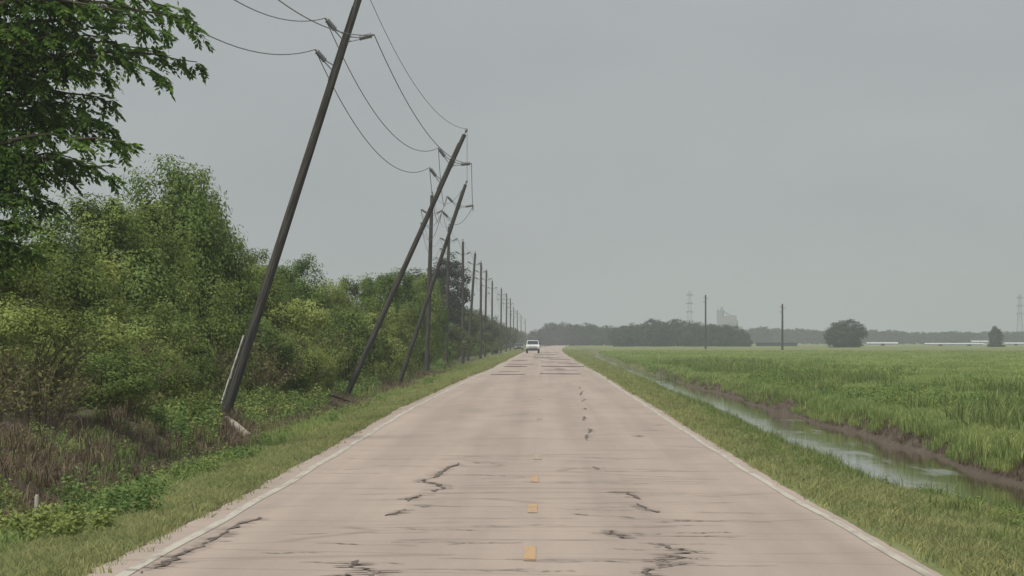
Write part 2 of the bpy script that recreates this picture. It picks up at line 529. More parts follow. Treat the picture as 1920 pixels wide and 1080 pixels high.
# pavement
def build_road():
    ds = np.concatenate([[-100, -40, 0, 20, 30], np.arange(34, 140, 0.35), np.geomspace(140, 420, 240), np.geomspace(424, 2200, 140)])
    c = road_c(ds)
    rag = 0.05 * wob(ds * 0.0 + 2, ds * 1.1) + 0.05 * wob(ds * 0 + 5, ds * 0.35)
    rag2 = 0.04 * wob(ds * 0.0 + 7, ds * 1.0) + 0.06 * wob(ds * 0 + 1, ds * 0.3)
    L = c - 3.1 - 0.32 + rag
    R = c + 3.1 + 0.25 + rag2
    z = zr(ds)
    cols = [(L - 0.05, z - 0.10), (L, z - 0.012), (L + 0.12, z), (c - 1.5, z + 0.012), (c, z + 0.02), (c + 1.5, z + 0.012), (R - 0.12, z), (R, z - 0.012), (R + 0.05, z - 0.10)]
    k = len(cols)
    V = np.stack([np.stack([x, ds, zz], -1) for x, zz in cols], 1).reshape(-1, 3)
    i = np.arange(len(ds) - 1)[:, None] * k + np.arange(k - 1)[None, :]
    Q = np.stack([i, i + 1, i + k + 1, i + k], -1).reshape(-1, 4)
    return tag(link('road', np_mesh('road', V, Q, M['road'])), 'straight worn tan two-lane road', kind='structure')
road = build_road()
def road_top(x, d):
    return float(zr(d)) + 0.02 * max(0.0, 1 - abs(x - float(road_c(d))) / 3.1)

def ribbon(name, pts, widths, mat, lift=0.006, parent=road):
    """a flat strip lying on the pavement along pts (x, d)"""
    V, Q = [], []
    for i, (x, d) in enumerate(pts):
        a = Vector(pts[max(i - 1, 0)]); b = Vector(pts[min(i + 1, len(pts) - 1)])
        t = (b - a).normalized() if (b - a).length > 1e-6 else Vector((0, 1))
        nrm = Vector((-t.y, t.x)) * widths[i] / 2
        for s in (-1, 1):
            qx, qd = x + s * nrm.x, d + s * nrm.y
            V.append((qx, qd, road_top(qx, qd) + lift))
    for i in range(len(pts) - 1):
        Q.append((2 * i, 2 * i + 1, 2 * i + 3, 2 * i + 2))
    me = bpy.data.meshes.new(name)
    me.from_pydata(V, [], Q)
    me.materials.append(mat)
    return link(name, me, parent)

# edge lines, centre dashes
for s in (-1, 1):
    ds = np.concatenate([np.arange(30, 150, 1.0), np.geomspace(151, 1500, 200)])
    ribbon('edge_line', [(float(road_c(d)) + s * 3.1 + 0.015 * math.sin(d * 0.4), float(d)) for d in ds], [0.105 if s < 0 else 0.09] * len(ds), M['paint_white'])
k = 0
d = 41.6
while d < 900:
    near = k < 3
    if near or k % 3 == 0 or d > 240:
        x0 = -0.11 + (0.0 if near else 0.03)
        m = M['paint_yellow'] if near and k < 3 else (M['paint_white'] if d > 300 else M['paint_worn'])
        pts = [(x0, d + q) for q in np.linspace(0, 3.05, 5)]
        w = [0.10] * 5 if near else [0.12] * 5
        ribbon('centre_dash', pts, w, m)
    d += 12.2
    k += 1

# sealed cracks measured along the pavement
def road_px(x, y):
    d = F * CH / (y - VY)
    for _ in range(3):
        d = F * (CH - float(zr(d)) - 0.015) / (y - VY)
    return ((x - VX) * d / F, d)
cracks = [
    ([(862, 868), (845, 878), (825, 888), (800, 899), (795, 903), (820, 908), (828, 915), (815, 922)], .15),
    ([(790, 928), (772, 934), (765, 940)], .17), ([(806, 948), (792, 951)], .10),
    ([(762, 955), (745, 961), (722, 967)], .15),
    ([(488, 968), (450, 982), (410, 1000), (385, 1018), (340, 1038), (300, 1055), (265, 1072)], .16),
    ([(680, 1052), (662, 1062), (705, 1074), (690, 1085)], .12), ([(660, 1077), (630, 1082)], .1),
    ([(1160, 923), (1178, 924), (1200, 936)], .12), ([(1195, 945), (1212, 955), (1232, 961)], .11), ([(1245, 979), (1296, 975)], .06),
    ([(1140, 996), (1155, 1004), (1170, 1010)], .13),
    ([(1225, 1020), (1265, 1028), (1298, 1035), (1250, 1041), (1288, 1046), (1230, 1050), (1290, 1058), (1240, 1064), (1210, 1070), (1225, 1085)], .08),
    ([(1112, 876), (1124, 881)], .12), ([(1190, 817), (1203, 818)], .14),
    ([(1086, 725), (1088, 729)], .12), ([(1092, 733), (1088, 741)], .16), ([(1100, 748), (1090, 753)], .15), ([(1094, 765), (1100, 768)], .13),
    ([(1098, 781), (1096, 789)], .15), ([(1105, 804), (1103, 812)], .13), ([(1098, 815), (1102, 826)], .13),
]
for poly, w in cracks:
    P = [road_px(*p) for p in poly]
    fine = []
    for a, b in zip(P[:-1], P[1:]):
        for q in range(4):
            tt = q / 4
            fine.append((a[0] + (b[0] - a[0]) * tt + random.uniform(-.05, .05), a[1] + (b[1] - a[1]) * tt + random.uniform(-.1, .1)))
    fine.append(P[-1])
    ws = [w * random.choice((.12, .25, .4, .5, .7)) * (0.35 if len(poly) == 7 and random.random() < .35 else 1) for _ in fine]
    ws[0] = ws[-1] = 0.03
    o = ribbon('sealed_crack', fine, [q * .75 for q in ws], M['tar'], 0.010)
    V = [tuple(v.co) for v in o.data.vertices]; Q = [tuple(f.vertices) for f in o.data.polygons]
    for (cx, cd) in fine[1:-1]:
        for _ in range(1 if len(poly) > 8 else 2):
            x0 = cx + random.uniform(-.10, .10); d0 = cd + random.uniform(-.16, .16)
            hw_, hd = random.uniform(.03, .12), random.uniform(.02, .06)
            b0 = len(V)
            for q in range(6):
                a = q * math.pi / 3
                x = x0 + math.cos(a) * hw_; dd = d0 + math.sin(a) * hd * random.uniform(.5, 1.4)
                V.append((x, dd, road_top(x, dd) + .014 + .002 * _))
            Q.append(tuple(range(b0, b0 + 6)))
    o.data.clear_geometry(); o.data.from_pydata(V, [], Q); o.data.update()
# hairline transverse cracks
lines = [(872, 700, 940), (886, 590, 720), (889, 740, 1100), (905, 1040, 1330), (916, 640, 1240), (925, 780, 1290), (937, 660, 1130), (944, 1080, 1400), (952, 1060, 1240),
         (858, 1095, 1180), (990, 620, 1270), (988, 880, 1060), (1012, 740, 1160), (1018, 590, 780), (1049, 820, 1250), (1054, 560, 760), (1060, 1230, 1460),
         (965, 1070, 1190), (1000, 1110, 1240), (898, 900, 1010), (1030, 1150, 1290), (1006, 1260, 1400), (880, 560, 690), (960, 1300, 1440), (1072, 900, 1080)]
for q in range(34):
    yy = 850 + 225 * random.random() ** 1.2
    hw_ = (yy - VY) * 1.6
    xa = VX - 30 + random.uniform(-hw_, hw_ * .6)
    lines.append((yy, xa, min(xa + random.uniform(60, 330), VX + hw_)))
for y, xa, xb in lines:
    (x0, d0), (x1, d1) = road_px(xa, y), road_px(xb, y + random.uniform(-3, 6))
    n = 14
    ph = random.random() * 6
    pts = [(x0 + (x1 - x0) * i / n, d0 + (d1 - d0) * i / n + 0.08 * math.sin(i * 0.7 + ph) + random.uniform(-.05, .05)) for i in range(n + 1)]
    ws = [random.uniform(0.012, 0.06) for _ in pts]
    ws[0] = ws[-1] = 0.02
    ribbon('hairline_crack', pts, ws, M['tar_thin'], 0.008)
# flat bands of darker colour across the lanes farther along
for y, xa, xb, ln in [(701, 1012, 1090, 7), (702, 920, 985, 5), (692, 1040, 1060, 6), (687, 945, 988, 12), (687, 1014, 1096, 10), (679, 1015, 1070, 10), (671, 1000, 1050, 22), (676, 960, 990, 12), (665, 1000, 1045, 25), (697, 935, 975, 5), (694, 1020, 1085, 4), (683, 950, 1000, 7), (682, 1045, 1085, 8), (668, 985, 1020, 14), (661, 1010, 1048, 20), (674, 1030, 1070, 8)]:
    (x0, d0), (x1, d1) = road_px(xa, y), road_px(xb, y)
    n = 10
    V, Q = [], []
    for i in range(n + 1):
        x = x0 + (x1 - x0) * i / n
        h = ln / 2 * (0.5 + 0.5 * math.sin(math.pi * (i + 0.3) / (n + 0.6))) * random.uniform(0.8, 1.15)
        for q in range(5):
            dd = d0 - h + 2 * h * q / 4
            V.append((x, dd, road_top(x, dd) + 0.012))
    for i in range(n):
        for q in range(4):
            a = i * 5 + q
            Q.append((a, a + 5, a + 6, a + 1))
    me = bpy.data.meshes.new('dark_band'); me.from_pydata(V, [], Q); me.materials.append(M['road_dark'])
    link('dark_band', me, road)

# ------------------------------------------------------------------ utility poles
POLE_L = 11.3
def pole_meshes():
    ms = {}
    b = MB()
    b.tube([(0, 0, -1.0), (0, 0, 0.0), (0, 0, 4), (0, 0, 8), (0, 0, POLE_L - 0.02), (0, 0, POLE_L)], [0.155, 0.150, 0.135, 0.118, 0.102, 0.094], 14)
    ms['shaft'] = b.mesh('shaft', M['pole'])
    def post(side, tilt):
        """a ribbed post insulator standing off the pole on a bracket"""
        br, ins = MB(), MB()
        dx = math.cos(tilt) * side; dz = math.sin(tilt)
        br.tube([(0.04 * side, 0, 0.03), (0.36 * side, 0, 0.10)], 0.018, 6)
        br.tube([(0.04 * side, 0, -0.12), (0.36 * side, 0, 0.06)], 0.018, 6)
        br.box((0.09 * side, 0, -0.04), (0.03, 0.10, 0.30))
        p0 = Vector((0.34 * side, 0, 0.08)); t = Vector((dx, 0, dz))
        pts, rad = [], []
        for i in range(13):
            pts.append(p0 + t * 0.028 * i)
            rad.append(0.052 if i % 2 == 0 else 0.078)
        ins.tube(pts, rad, 10)
        ins.tube([p0 + t * 0.336, p0 + t * 0.40], 0.024, 8)
        return br.mesh('bracket', M['steel']), ins.mesh('insulator', M['insulator']), p0 + t * 0.40
    ms['L'] = post(-1, math.radians(30))
    ms['R'] = post(1, math.radians(30))
    b = MB()
    b.tube([(0, 0, POLE_L - 0.05), (0, 0, POLE_L + 0.10)], 0.02, 6)
    b.tube([(0, 0, POLE_L + 0.10), (0, 0, POLE_L + 0.14), (0, 0, POLE_L + 0.18), (0, 0, POLE_L + 0.24)], [0.03, 0.055, 0.05, 0.025], 8)
    ms['pin'] = b.mesh('pin_insulator', M['insulator'])
    b = MB()
    b.tube([(-0.09, -0.08, POLE_L - 0.4), (-0.10, -0.09, POLE_L - 2.4)], 0.012, 5)
    ms['ground_wire'] = b.mesh('ground_wire', M['wire'])
    return ms
PM = pole_meshes()
H_UL, H_R, H_LL = POLE_L - 1.18, POLE_L - 1.20, POLE_L - 2.02
attach = []     # per pole: world points of the four conductors
def add_pole(base, lean_x, lean_y, label, group=None, girth=1.0, length=1.0):
    t = empty('utility_pole', base, (lean_y, lean_x, 0))
    tag(t, label, 'utility pole', group)
    link('shaft', PM['shaft'], t).scale = (girth, girth, 1)
    link('pin_insulator', PM['pin'], t)
    link('ground_wire', PM['ground_wire'], t)
    for key, h in (('L', H_UL), ('R', H_R), ('L', H_LL)):
        br = link('bracket', PM[key][0], t, (0, 0, h))
        link('insulator', PM[key][1], br)
    t.scale = (1, 1, length)
    m = Matrix.Translation(Vector(base)) @ Euler((lean_y, lean_x, 0)).to_matrix().to_4x4() @ Matrix.Diagonal((1, 1, length, 1))
    pts = []
    for q in (Vector((0, 0, POLE_L + 0.24)), PM['L'][2] + Vector((0, 0, H_UL)), PM['R'][2] + Vector((0, 0, H_R)), PM['L'][2] + Vector((0, 0, H_LL))):
        pts.append(m @ q)
    attach.append(pts)
    return t
def pole_px(base, top, d, label, group='utility poles along the road', ly=0.0, girth=1.05):
    b = PX(base[0], base[1], d); tp = PX(top[0], top[1], d)
    b.z = float(ground_z(b.x, d))
    v = tp - b
    return add_pole(b, math.atan2(v.x, v.z), ly, label, group, girth, v.length / POLE_L)
p1 = pole_px((423, 768), (676, -14), 136, 'big leaning wooden utility pole with white conduit up its foot', girth=.93)
pole_px((647, 742), (871, 252), 192, 'second leaning utility pole, tilted most, dark stick lying at its foot', girth=.78)
pole_px((748, 722), (873, 346), 250, 'third leaning utility pole, thinner, foot close beside grass verge', girth=.78)
pole_px((800, 697), (810, 366), 322, 'upright utility pole crossing behind the two leaning poles, pale debris at its foot')
ups = [((836, 680), (842, 425), 397, 'upright utility pole standing against the tall dark tree'),
       ((868, 672), (868, 453), 457, 'upright utility pole just right of the tall dark tree, clear against sky'),
       ((877, 668), (891, 475), 518, 'slightly tilted utility pole in the far row, second right of dark tree'),
       ((901, 664), (902, 492), 577, 'far utility pole, third right of the tall dark tree'),
       ((909, 660), (912, 508), 647, 'far utility pole, fourth right of the tall dark tree'),
       ((922, 658), (923, 527), 756, 'far utility pole, fifth right of the tall dark tree'),
       ((939, 656), (940, 541), 850, 'far utility pole, sixth right of the tall dark tree'),
       ((949, 655), (950, 551), 945, 'far utility pole, seventh right of the tall dark tree')]
for b, tp, d, lab in ups:
    pole_px(b, tp, d, lab)
for b, tp, d in [((957, 652), (957, 560), 1080), ((963, 650), (963, 577), 1340), ((970, 649), (970, 582), 1480), ((977, 648), (977, 590), 1720), ((985, 647), (985, 598), 2000)]:
    pole_px(b, tp, d, 'tiny faint utility pole at the far end of the row', 'faintest poles at the end of the row')
# conduit up the foot of the first pole
b = MB()
b.tube([(-0.19, -0.08, -0.05), (-0.19, -0.08, 0.9)], 0.024, 8)
b.tube([(-0.182, -0.08, 1.05), (-0.17, -0.08, 2.05)], 0.024, 8)
b.box((-0.183, -0.08, 0.97), (0.05, 0.06, 0.16))
cd = b.build('conduit', M['conduit'], p1); tag(cd, 'white conduit strapped to the pole foot')

# conductors: each wire is one thing running from insulator to insulator
names = ['topmost thin wire running from pole top to pole top', 'wire on the upper left insulators of the leaning poles',
         'wire on the right-hand insulators of the poles', 'lowest wire, on the lower left insulators of the poles']
for w in range(4):
    pts0 = attach[0][w]
    prev = [pts0 + Vector((-.3, -62, 1.2)), Vector((-8.0, 74, 10.8)), Vector((-6.0, 74, 9.0)), Vector((-8.0, 74, 9.0))][w]
    sup = [prev] + [a[w] for a in attach]
    b = MB()
    path = []
    rad = []
    for i in range(len(sup) - 1):
        A, B = sup[i], sup[i + 1]
        span = (B - A).length
        sag = [1.75, 1.25, 1.2][i] if i < 3 else 0.95 * min(2.0, (span / 62.0) ** 2)
        if w == 0: sag *= 0.75
        if w == 2: sag *= 0.72
        if i == 0: sag = [1.2, 1.41, .8, 1.12][w]
        n = 22
        for k2 in range(n + (1 if i == len(sup) - 2 else 0)):
            t = k2 / n
            p = A.lerp(B, t)
            p.z -= sag * 4 * t * (1 - t)
            path.append(p)
            rad.append((0.0085 if w == 0 else 0.0125))
    b.tube(path, rad, 5)
    tag(b.build('power_line', M['wire']), names[w], 'power line', 'power lines strung on the poles')

# ------------------------------------------------------------------ foliage builders
def leaves_at(P, N, L, Wd, tint, r, droop=0.0, fold=0.25):
    """diamond leaves at points P with facing N"""
    n = len(P)
    N = N / np.linalg.norm(N, axis=1, keepdims=True)
    R = r.normal(size=(n, 3)); R[:, 2] -= droop
    T = R - (R * N).sum(1, keepdims=True) * N
    T /= np.linalg.norm(T, axis=1, keepdims=True) + 1e-9
    B = np.cross(N, T)
    L = L[:, None]; Wd = Wd[:, None]
    v0 = P
    v1 = P + T * L * 0.5 + B * Wd * 0.5 - N * L * fold * 0.4
    v2 = P + T * L
    v3 = P + T * L * 0.5 - B * Wd * 0.5 - N * L * fold * 0.4
    V = np.stack([v0, v1, v2, v3], 1).reshape(-1, 3)
    Q = np.arange(4 * n).reshape(-1, 4)
    return V, Q, np.repeat(tint, 4)

def crown_mesh(name, seed, w, dpt, z0, z1, clumps, per, leaf, mat, rag=0.3, clump_r=0.34, wisps=14):
    r = np.random.default_rng(seed)
    h = (z1 - z0) / 2; zc = (z0 + z1) / 2
    lob = r.normal(size=(9, 3)); lob /= np.linalg.norm(lob, axis=1, keepdims=True)
    amp = r.uniform(-0.5, 1.0, 9) * rag
    D = r.normal(size=(clumps, 3)); D /= np.linalg.norm(D, axis=1, keepdims=True)
    bul = 1 + (np.maximum(0, D @ lob.T) ** 5 * amp).sum(1)
    rad = np.clip(r.beta(5, 1.4, clumps), 0.2, 1) * bul
    C = D * rad[:, None] * np.array([w / 2, dpt / 2, h])
    C[:, 2] = np.where(C[:, 2] < 0, C[:, 2] * 0.95, C[:, 2]) + zc
    cr = r.uniform(0.6, 1.35, clumps) * clump_r
    ct = np.clip(r.normal(0.48, 0.21, clumps), 0.05, 0.95)
    P = np.repeat(C, per, 0) + np.clip(r.normal(size=(clumps * per, 3)), -1.55, 1.55) * np.repeat(cr, per)[:, None] * np.array([0.55, 0.55, 0.42])
    C = C.copy(); kz = (z1 - z0) / (np.percentile(P[:, 2], 99.5) - P[:, 2].min())
    C[:, 0] *= w / 2 / np.percentile(np.abs(P[:, 0]), 98); C[:, 1] *= dpt / 2 / np.percentile(np.abs(P[:, 1]), 98); C[:, 2] = z0 + (C[:, 2] - P[:, 2].min()) * kz
    P[:, 0] *= w / 2 / np.percentile(np.abs(P[:, 0]), 98)
    P[:, 1] *= dpt / 2 / np.percentile(np.abs(P[:, 1]), 98)
    P[:, 2] = z0 + (P[:, 2] - P[:, 2].min()) * (z1 - z0) / (np.percentile(P[:, 2], 99.5) - P[:, 2].min())
    out = (P - np.array([0, 0, zc - 0.3 * h])) / np.array([w / 2, dpt / 2, h])
    cn = (P - np.repeat(C, per, 0)); cn /= np.linalg.norm(cn, axis=1, keepdims=True) + 1e-6
    N = out * 0.55 + cn * 0.6 + r.normal(size=P.shape) * 0.38 + np.array([0, 0, 0.45])
    ti = np.clip(np.repeat(ct, per) + r.normal(0, 0.05, len(P)), 0, 1)
    L = r.uniform(0.7, 1.35, len(P)) * leaf
    parts = [leaves_at(P, N, L, L * r.uniform(0.45, 0.65, len(P)), ti, r, 0.5)]
    # sprays standing out of the outline
    for k in range(wisps):
        a = D[r.integers(clumps)].copy(); a[2] = abs(a[2]) * 0.9 + 0.05
        s0 = a * np.array([w / 2, dpt / 2, h]) * 0.8 + np.array([0, 0, zc])
        dr = a + r.normal(size=3) * 0.45 + np.array([0, 0, 0.3]); dr /= np.linalg.norm(dr)
        ln = r.uniform(0.2, 0.55) * min(1.0, w / 3)
        m = 22
        tt = r.uniform(0, 1, m)
        Pw = s0 * 0.97 + dr * (tt * ln)[:, None] + r.normal(size=(m, 3)) * 0.05
        Pw[:, 2] -= 0.25 * tt ** 2 * ln
        Lw = r.uniform(0.6, 1.1, m) * leaf
        parts.append(leaves_at(Pw, r.normal(size=(m, 3)) + np.array([0, 0, .5]), Lw, Lw * 0.45, np.clip(r.normal(0.55, .15, m), 0, 1), r, 0.2))
    V, Q, T = [], [], []
    o = 0
    for v, q, t in parts:
        V.append(v); Q.append(q + o); T.append(t); o += len(v)
    return np_mesh(name, np.concatenate(V), np.concatenate(Q), mat, np.concatenate(T))

def trunk_mesh(name, seed, w, z0, z1, r0, stems=1):
    r = random.Random(seed)
    b = MB()
    for s in range(stems):
        ox, oy = (r.uniform(-.25, .25), r.uniform(-.25, .25)) if stems > 1 else (0, 0)
        lean = (r.uniform(-.2, .2), r.uniform(-.2, .2))
        top = z0 + (z1 - z0) * 0.6
        pts = [(ox, oy, -0.3)] + [(ox + lean[0] * q * top * 0.4 + r.uniform(-.05, .05), oy + lean[1] * q * top * 0.4, top * q) for q in (0.0, 0.25, 0.5, 0.75, 1.0)]
        b.tube(pts, [r0 * 1.2, r0, r0 * .8, r0 * .65, r0 * .5, r0 * .2], 7)
        for k in range(5 if stems == 1 else 2):
            q = r.uniform(0.35, 0.85); i = 1 + int(q * 4)
            p = Vector(pts[min(i, 5)]); a = r.uniform(0, 6.28)
            e = p + Vector((math.cos(a) * w * 0.36, math.sin(a) * w * 0.36, (z1 - z0) * r.uniform(0.08, 0.3)))
            mid = p.lerp(e, 0.5) + Vector((0, 0, 0.12))
            b.tube([p, mid, e], [r0 * .42, r0 * .28, r0 * .1], 5)
    return b.mesh(name, M['bark'])

# tree kinds: unit size (crown 3 m wide, 5 m tall), scaled for each individual
TREES = []
for k in range(5):
    TREES.append((crown_mesh('crown', 100 + k, 3.1, 3.4, 0.35, 5.0, 125, 215, 0.104, M['leaf_tree'], 0.32, 0.46, 8),
                  trunk_mesh('trunk', 200 + k, 3.0, 1.0, 5.0, 0.11, 1)))
HEDGE_FAR = []
for k in range(3):
    HEDGE_FAR.append((crown_mesh('crown', 150 + k, 3.1, 3.4, 0.3, 5.0, 110, 80, 0.17, M['leaf_hedge_far'], 0.4, 0.42, 12),
                      trunk_mesh('trunk', 250 + k, 3.0, 1.0, 5.0, 0.11, 1)))
SCRUB = []
for k in range(4):
    SCRUB.append((crown_mesh('crown', 300 + k, 2.2, 2.4, 0.12, 2.2, 78, 165, 0.072, M['leaf_scrub'], 0.4, 0.31, 14),
                  trunk_mesh('stems', 400 + k, 2.0, 0.2, 2.0, 0.035, 4)))
FARC = []
for k in range(4):
    FARC.append((crown_mesh('crown', 500 + k, 8.0, 7.0, 0.2, 9.0, 170, 36, 0.55, M['leaf_far'], 0.3, 0.9, 6),
                 trunk_mesh('trunk', 600 + k, 7.0, 1.0, 9.0, 0.2, 1)))
DARK = (crown_mesh('crown', 701, 4.2, 4.2, 2.0, 10.6, 230, 60, 0.24, M['leaf_dark'], 0.35, 0.5, 10), trunk_mesh('trunk', 702, 3.6, 2.0, 10.0, 0.18, 1))

def brush_mesh(seed):
    """a bare twiggy bush with few leaves"""
    r = np.random.default_rng(seed)
    rr = random.Random(seed)
    b = MB()
    P, Tn = [], []
    for k in range(70):
        a = rr.uniform(0, 6.28); s = rr.uniform(0.1, 0.6); h = rr.uniform(0.6, 1.5); o = rr.uniform(0.1, 0.8)
        p0 = Vector((math.cos(a) * s * .5, math.sin(a) * s * .5, -0.05))
        p2 = Vector((math.cos(a) * (s + o), math.sin(a) * (s + o), h))
        p1 = p0.lerp(p2, 0.5) + Vector((-math.cos(a) * 0.1, -math.sin(a) * 0.1, h * 0.18))
        b.tube([p0, p1, p2], [0.012, 0.009, 0.004], 3, caps=False)
        for q in range(16):
            t = rr.uniform(0.3, 1.0)
            c = p0.lerp(p1, t * 2) if t < .5 else p1.lerp(p2, t * 2 - 1)
            P.append(c + Vector((rr.gauss(0, .06), rr.gauss(0, .06), rr.gauss(0, .05))))
    stems = b.mesh('stems', M['twig'])
    P = np.array([tuple(p) for p in P]); n = len(P)
    L = r.uniform(0.06, 0.13, n)
    V, Q, T = leaves_at(P, r.normal(size=(n, 3)) + np.array([0, 0, .4]), L, L * .5, np.clip(r.normal(.5, .2, n), 0, 1), r, .3)
    return np_mesh('leaves', V, Q, M['leaf_brush'], T), stems
M['twig'] = plain('twig', (0.16, 0.130, 0.100), 0.9, 0.1, 0.3, 5)
BRUSH = [brush_mesh(800 + k) for k in range(3)]

def plant(kind_name, pair, loc, sx, sz, label, cat, group=None, rot=None, names=('crown', 'trunk'), tilt=0.0):
    t = empty(kind_name, loc, (tilt, 0, random.uniform(0, 6.28) if rot is None else rot))
    tag(t, label, cat, group)
    link(names[0], pair[0], t)
    link(names[1], pair[1], t)
    t.scale = (sx, sx, sz)
    return t
def gz(x, d):
    return float(ground_z(x, d))
def tree_px(x, ytop, d, wid_px, label, k=0, group='trees of the roadside hedge', rot=None):
    p = PX(x, ytop, d)
    g = gz(p.x, d)
    w = wid_px * d / F
    return plant('hedge_tree', TREES[k], (p.x, d, g), w / 3.1, (p.z - g) / 5.05, label, 'tree', group, rot)

# individually recognisable trees of the hedge
tree_px(338, 302, 152, 185, 'tallest rounded hedge tree, pale green top against the sky', 0)
tree_px(348, 322, 160, 160, 'darker tree crowding right behind the tallest hedge tree', 3)
tree_px(200, 368, 130, 190, 'flat-topped green hedge tree between the overhanging boughs and the tallest tree', 1)
tree_px(255, 385, 140, 190, 'light green hedge tree bulging in front of the tallest tree', 4)
tree_px(425, 440, 165, 130, 'green hedge tree on the sloping shoulder below the tallest tree', 2)
tree_px(475, 470, 178, 110, 'small hedge tree just left of the biggest leaning pole shaft', 3)
tree_px(562, 484, 205, 105, 'round dark green hedge tree just right of the biggest leaning pole', 2)
tree_px(510, 500, 196, 100, 'hedge tree directly behind the biggest leaning pole', 3)
tree_px(90, 410, 118, 210, 'dark hedge tree under the overhanging boughs', 3)
tree_px(20, 470, 108, 200, 'shadowy hedge tree at the edge of the view under the overhang', 1)
tree_px(620, 527, 228, 105, 'low hedge tree right of the round dark green one', 0)
tree_px(668, 521, 246, 95, 'bright green hedge tree left of the second leaning pole', 4)
tree_px(712, 514, 268, 90, 'hedge tree behind the second leaning pole shaft', 1)
tree_px(752, 509, 296, 85, 'hedge tree between the second and third leaning poles', 2)
tree_px(786, 516, 326, 75, 'hedge tree behind the upright pole between the leaning poles', 0)
tree_px(806, 545, 352, 60, 'hedge tree close left of the tall dark tree', 3)
p = PX(833, 484, 540)
plant('dark_tree', DARK, (p.x, 540, gz(p.x, 540)), 1.2, (p.z + 0.2) / 10.8, 'tall dark grey-green tree standing above the hedge behind the poles', 'tree', rot=0.4)
p = PX(800, 512, 520)
plant('dark_tree', DARK, (p.x, 520, gz(p.x, 520)), 1.35, (p.z + 0.2) / 10.8, 'lower dark tree spreading left of the tall dark tree', 'tree', rot=2.0)

# rest of the hedge row farther on
d = 385.0
while d < 2300:
    x = -9.3 + random.uniform(-0.7, 0.5)
    hgt = random.uniform(3.0, 3.9) if d < 520 else random.uniform(4.4, 6.0)
    plant('hedge_tree', HEDGE_FAR[random.randrange(3)], (x, d, gz(x, d)), random.uniform(1.1, 1.5), hgt / 5.05,
          'grey-green tree in the hazy far stretch of hedge behind the upright poles', 'tree', 'far hedge trees behind the upright poles')
    d += random.uniform(10, 16) * max(1.0, d / 420)

# scrub under the trees: a rank of leafy bushes along the hedge foot
def scrub_at(x, d, w, h, label, group):
    return plant('scrub_bush', SCRUB[random.randrange(4)], (x, d, gz(x, d)), w / 2.2, h / 2.25, label, 'bush', group, names=('crown', 'stems'))
near_labels = ['wide leafy bush under the overhang at the frame edge', 'leafy bush in front of the shadowy hedge trees', 'broad bush below the flat-topped hedge tree',
               'bush left of the white conduit at the foot of the biggest leaning pole', 'upper bush directly below the overhanging boughs', 'upper bush below the bulging light green tree',
               'bush between the tallest hedge tree and the biggest leaning pole', 'low front bush above the brown dead grass at the frame edge', 'low front bush beside a dark hollow in the thicket', 'low front bush above the dirt ditch, left of the fallen timber']
mid_labels = ['bush right of the biggest leaning pole below the round dark tree', 'bush midway between the two biggest leaning poles', 'pale bush left of the second leaning pole shaft', 'bush just behind the foot of the biggest leaning pole',
              'bush seen across the second leaning pole', 'bush between the second and third leaning pole shafts', 'low brownish bush right of the biggest leaning pole foot', 'bush behind the upright pole foot', 'low front bush left of the second leaning pole foot']
for i, (x, ytop, d, wid) in enumerate([(40, 560, 104, 190), (140, 585, 108, 170), (240, 560, 116, 190), (330, 590, 124, 150), (150, 480, 120, 190), (270, 470, 130, 180), (370, 520, 146, 150), (60, 640, 98, 160), (200, 650, 102, 150), (300, 655, 112, 130)]):
    p = PX(x, ytop, d)
    scrub_at(p.x, d, wid * d / F * 1.15, p.z - gz(p.x, d), near_labels[i], 'bushes of the near thicket')
for i, (x, ytop, d, wid) in enumerate([(540, 560, 178, 120), (588, 580, 192, 100), (650, 570, 205, 110), (480, 590, 164, 120), (690, 575, 232, 90), (735, 570, 264, 80), (545, 620, 168, 90), (770, 575, 330, 70), (590, 645, 176, 70)]):
    p = PX(x, ytop, d)
    scrub_at(p.x, d, wid * d / F * 1.15, p.z - gz(p.x, d), mid_labels[i], 'bushes between the leaning poles')
d = 340.0
while d < 1300:
    x = -8.7 + random.uniform(-0.5, 0.35)
    scrub_at(x, d, random.uniform(2.0, 2.8), random.uniform(2.0, 3.3), 'pale green bush along the hedge foot beside the upright poles', 'bushes along the far hedge foot')
    d += random.uniform(8, 13) * max(1.0, d / 420)
d = 186.0
while d < 345:
    x = -9.0 + random.uniform(-.35, .25)
    scrub_at(x, d, random.uniform(1.5, 2.1), random.uniform(1.2, 2.0), 'low bush filling the hedge foot behind the row of poles', 'low bushes at the hedge foot behind the poles')
    d += random.uniform(6, 10)
# dry twiggy brush in front
for (x, d, sc) in [(-9.2, 84, 1.0), (-8.4, 88, 0.8), (-9.3, 95, 1.1), (-8.3, 104, 0.9), (-9.0, 112, 1.2), (-8.0, 120, 0.9), (-8.9, 128, 1.2), (-7.6, 128, .7), (-8.0, 140, 1.1), (-7.7, 148, 1.2), (-8.2, 152, 1.4),
                   (-7.4, 158, 1.0), (-8.0, 165, 1.4), (-7.6, 174, 1.3), (-7.9, 184, 1.4), (-7.2, 180, 0.8), (-7.9, 198, 1.4), (-7.7, 210, 1.3), (-8.0, 224, 1.5), (-7.7, 240, 1.4), (-8.0, 262, 1.5), (-7.8, 285, 1.5)]:
    x -= 1.25 if d > 112 else .2
    plant('dry_brush', BRUSH[random.randrange(3)], (x, d, gz(x, d)), sc * 1.1, sc * 1.05, 'twiggy brown brush at the hedge foot near the leaning poles', 'brush', 'dry brush at the hedge foot', names=('leaves', 'stems'))

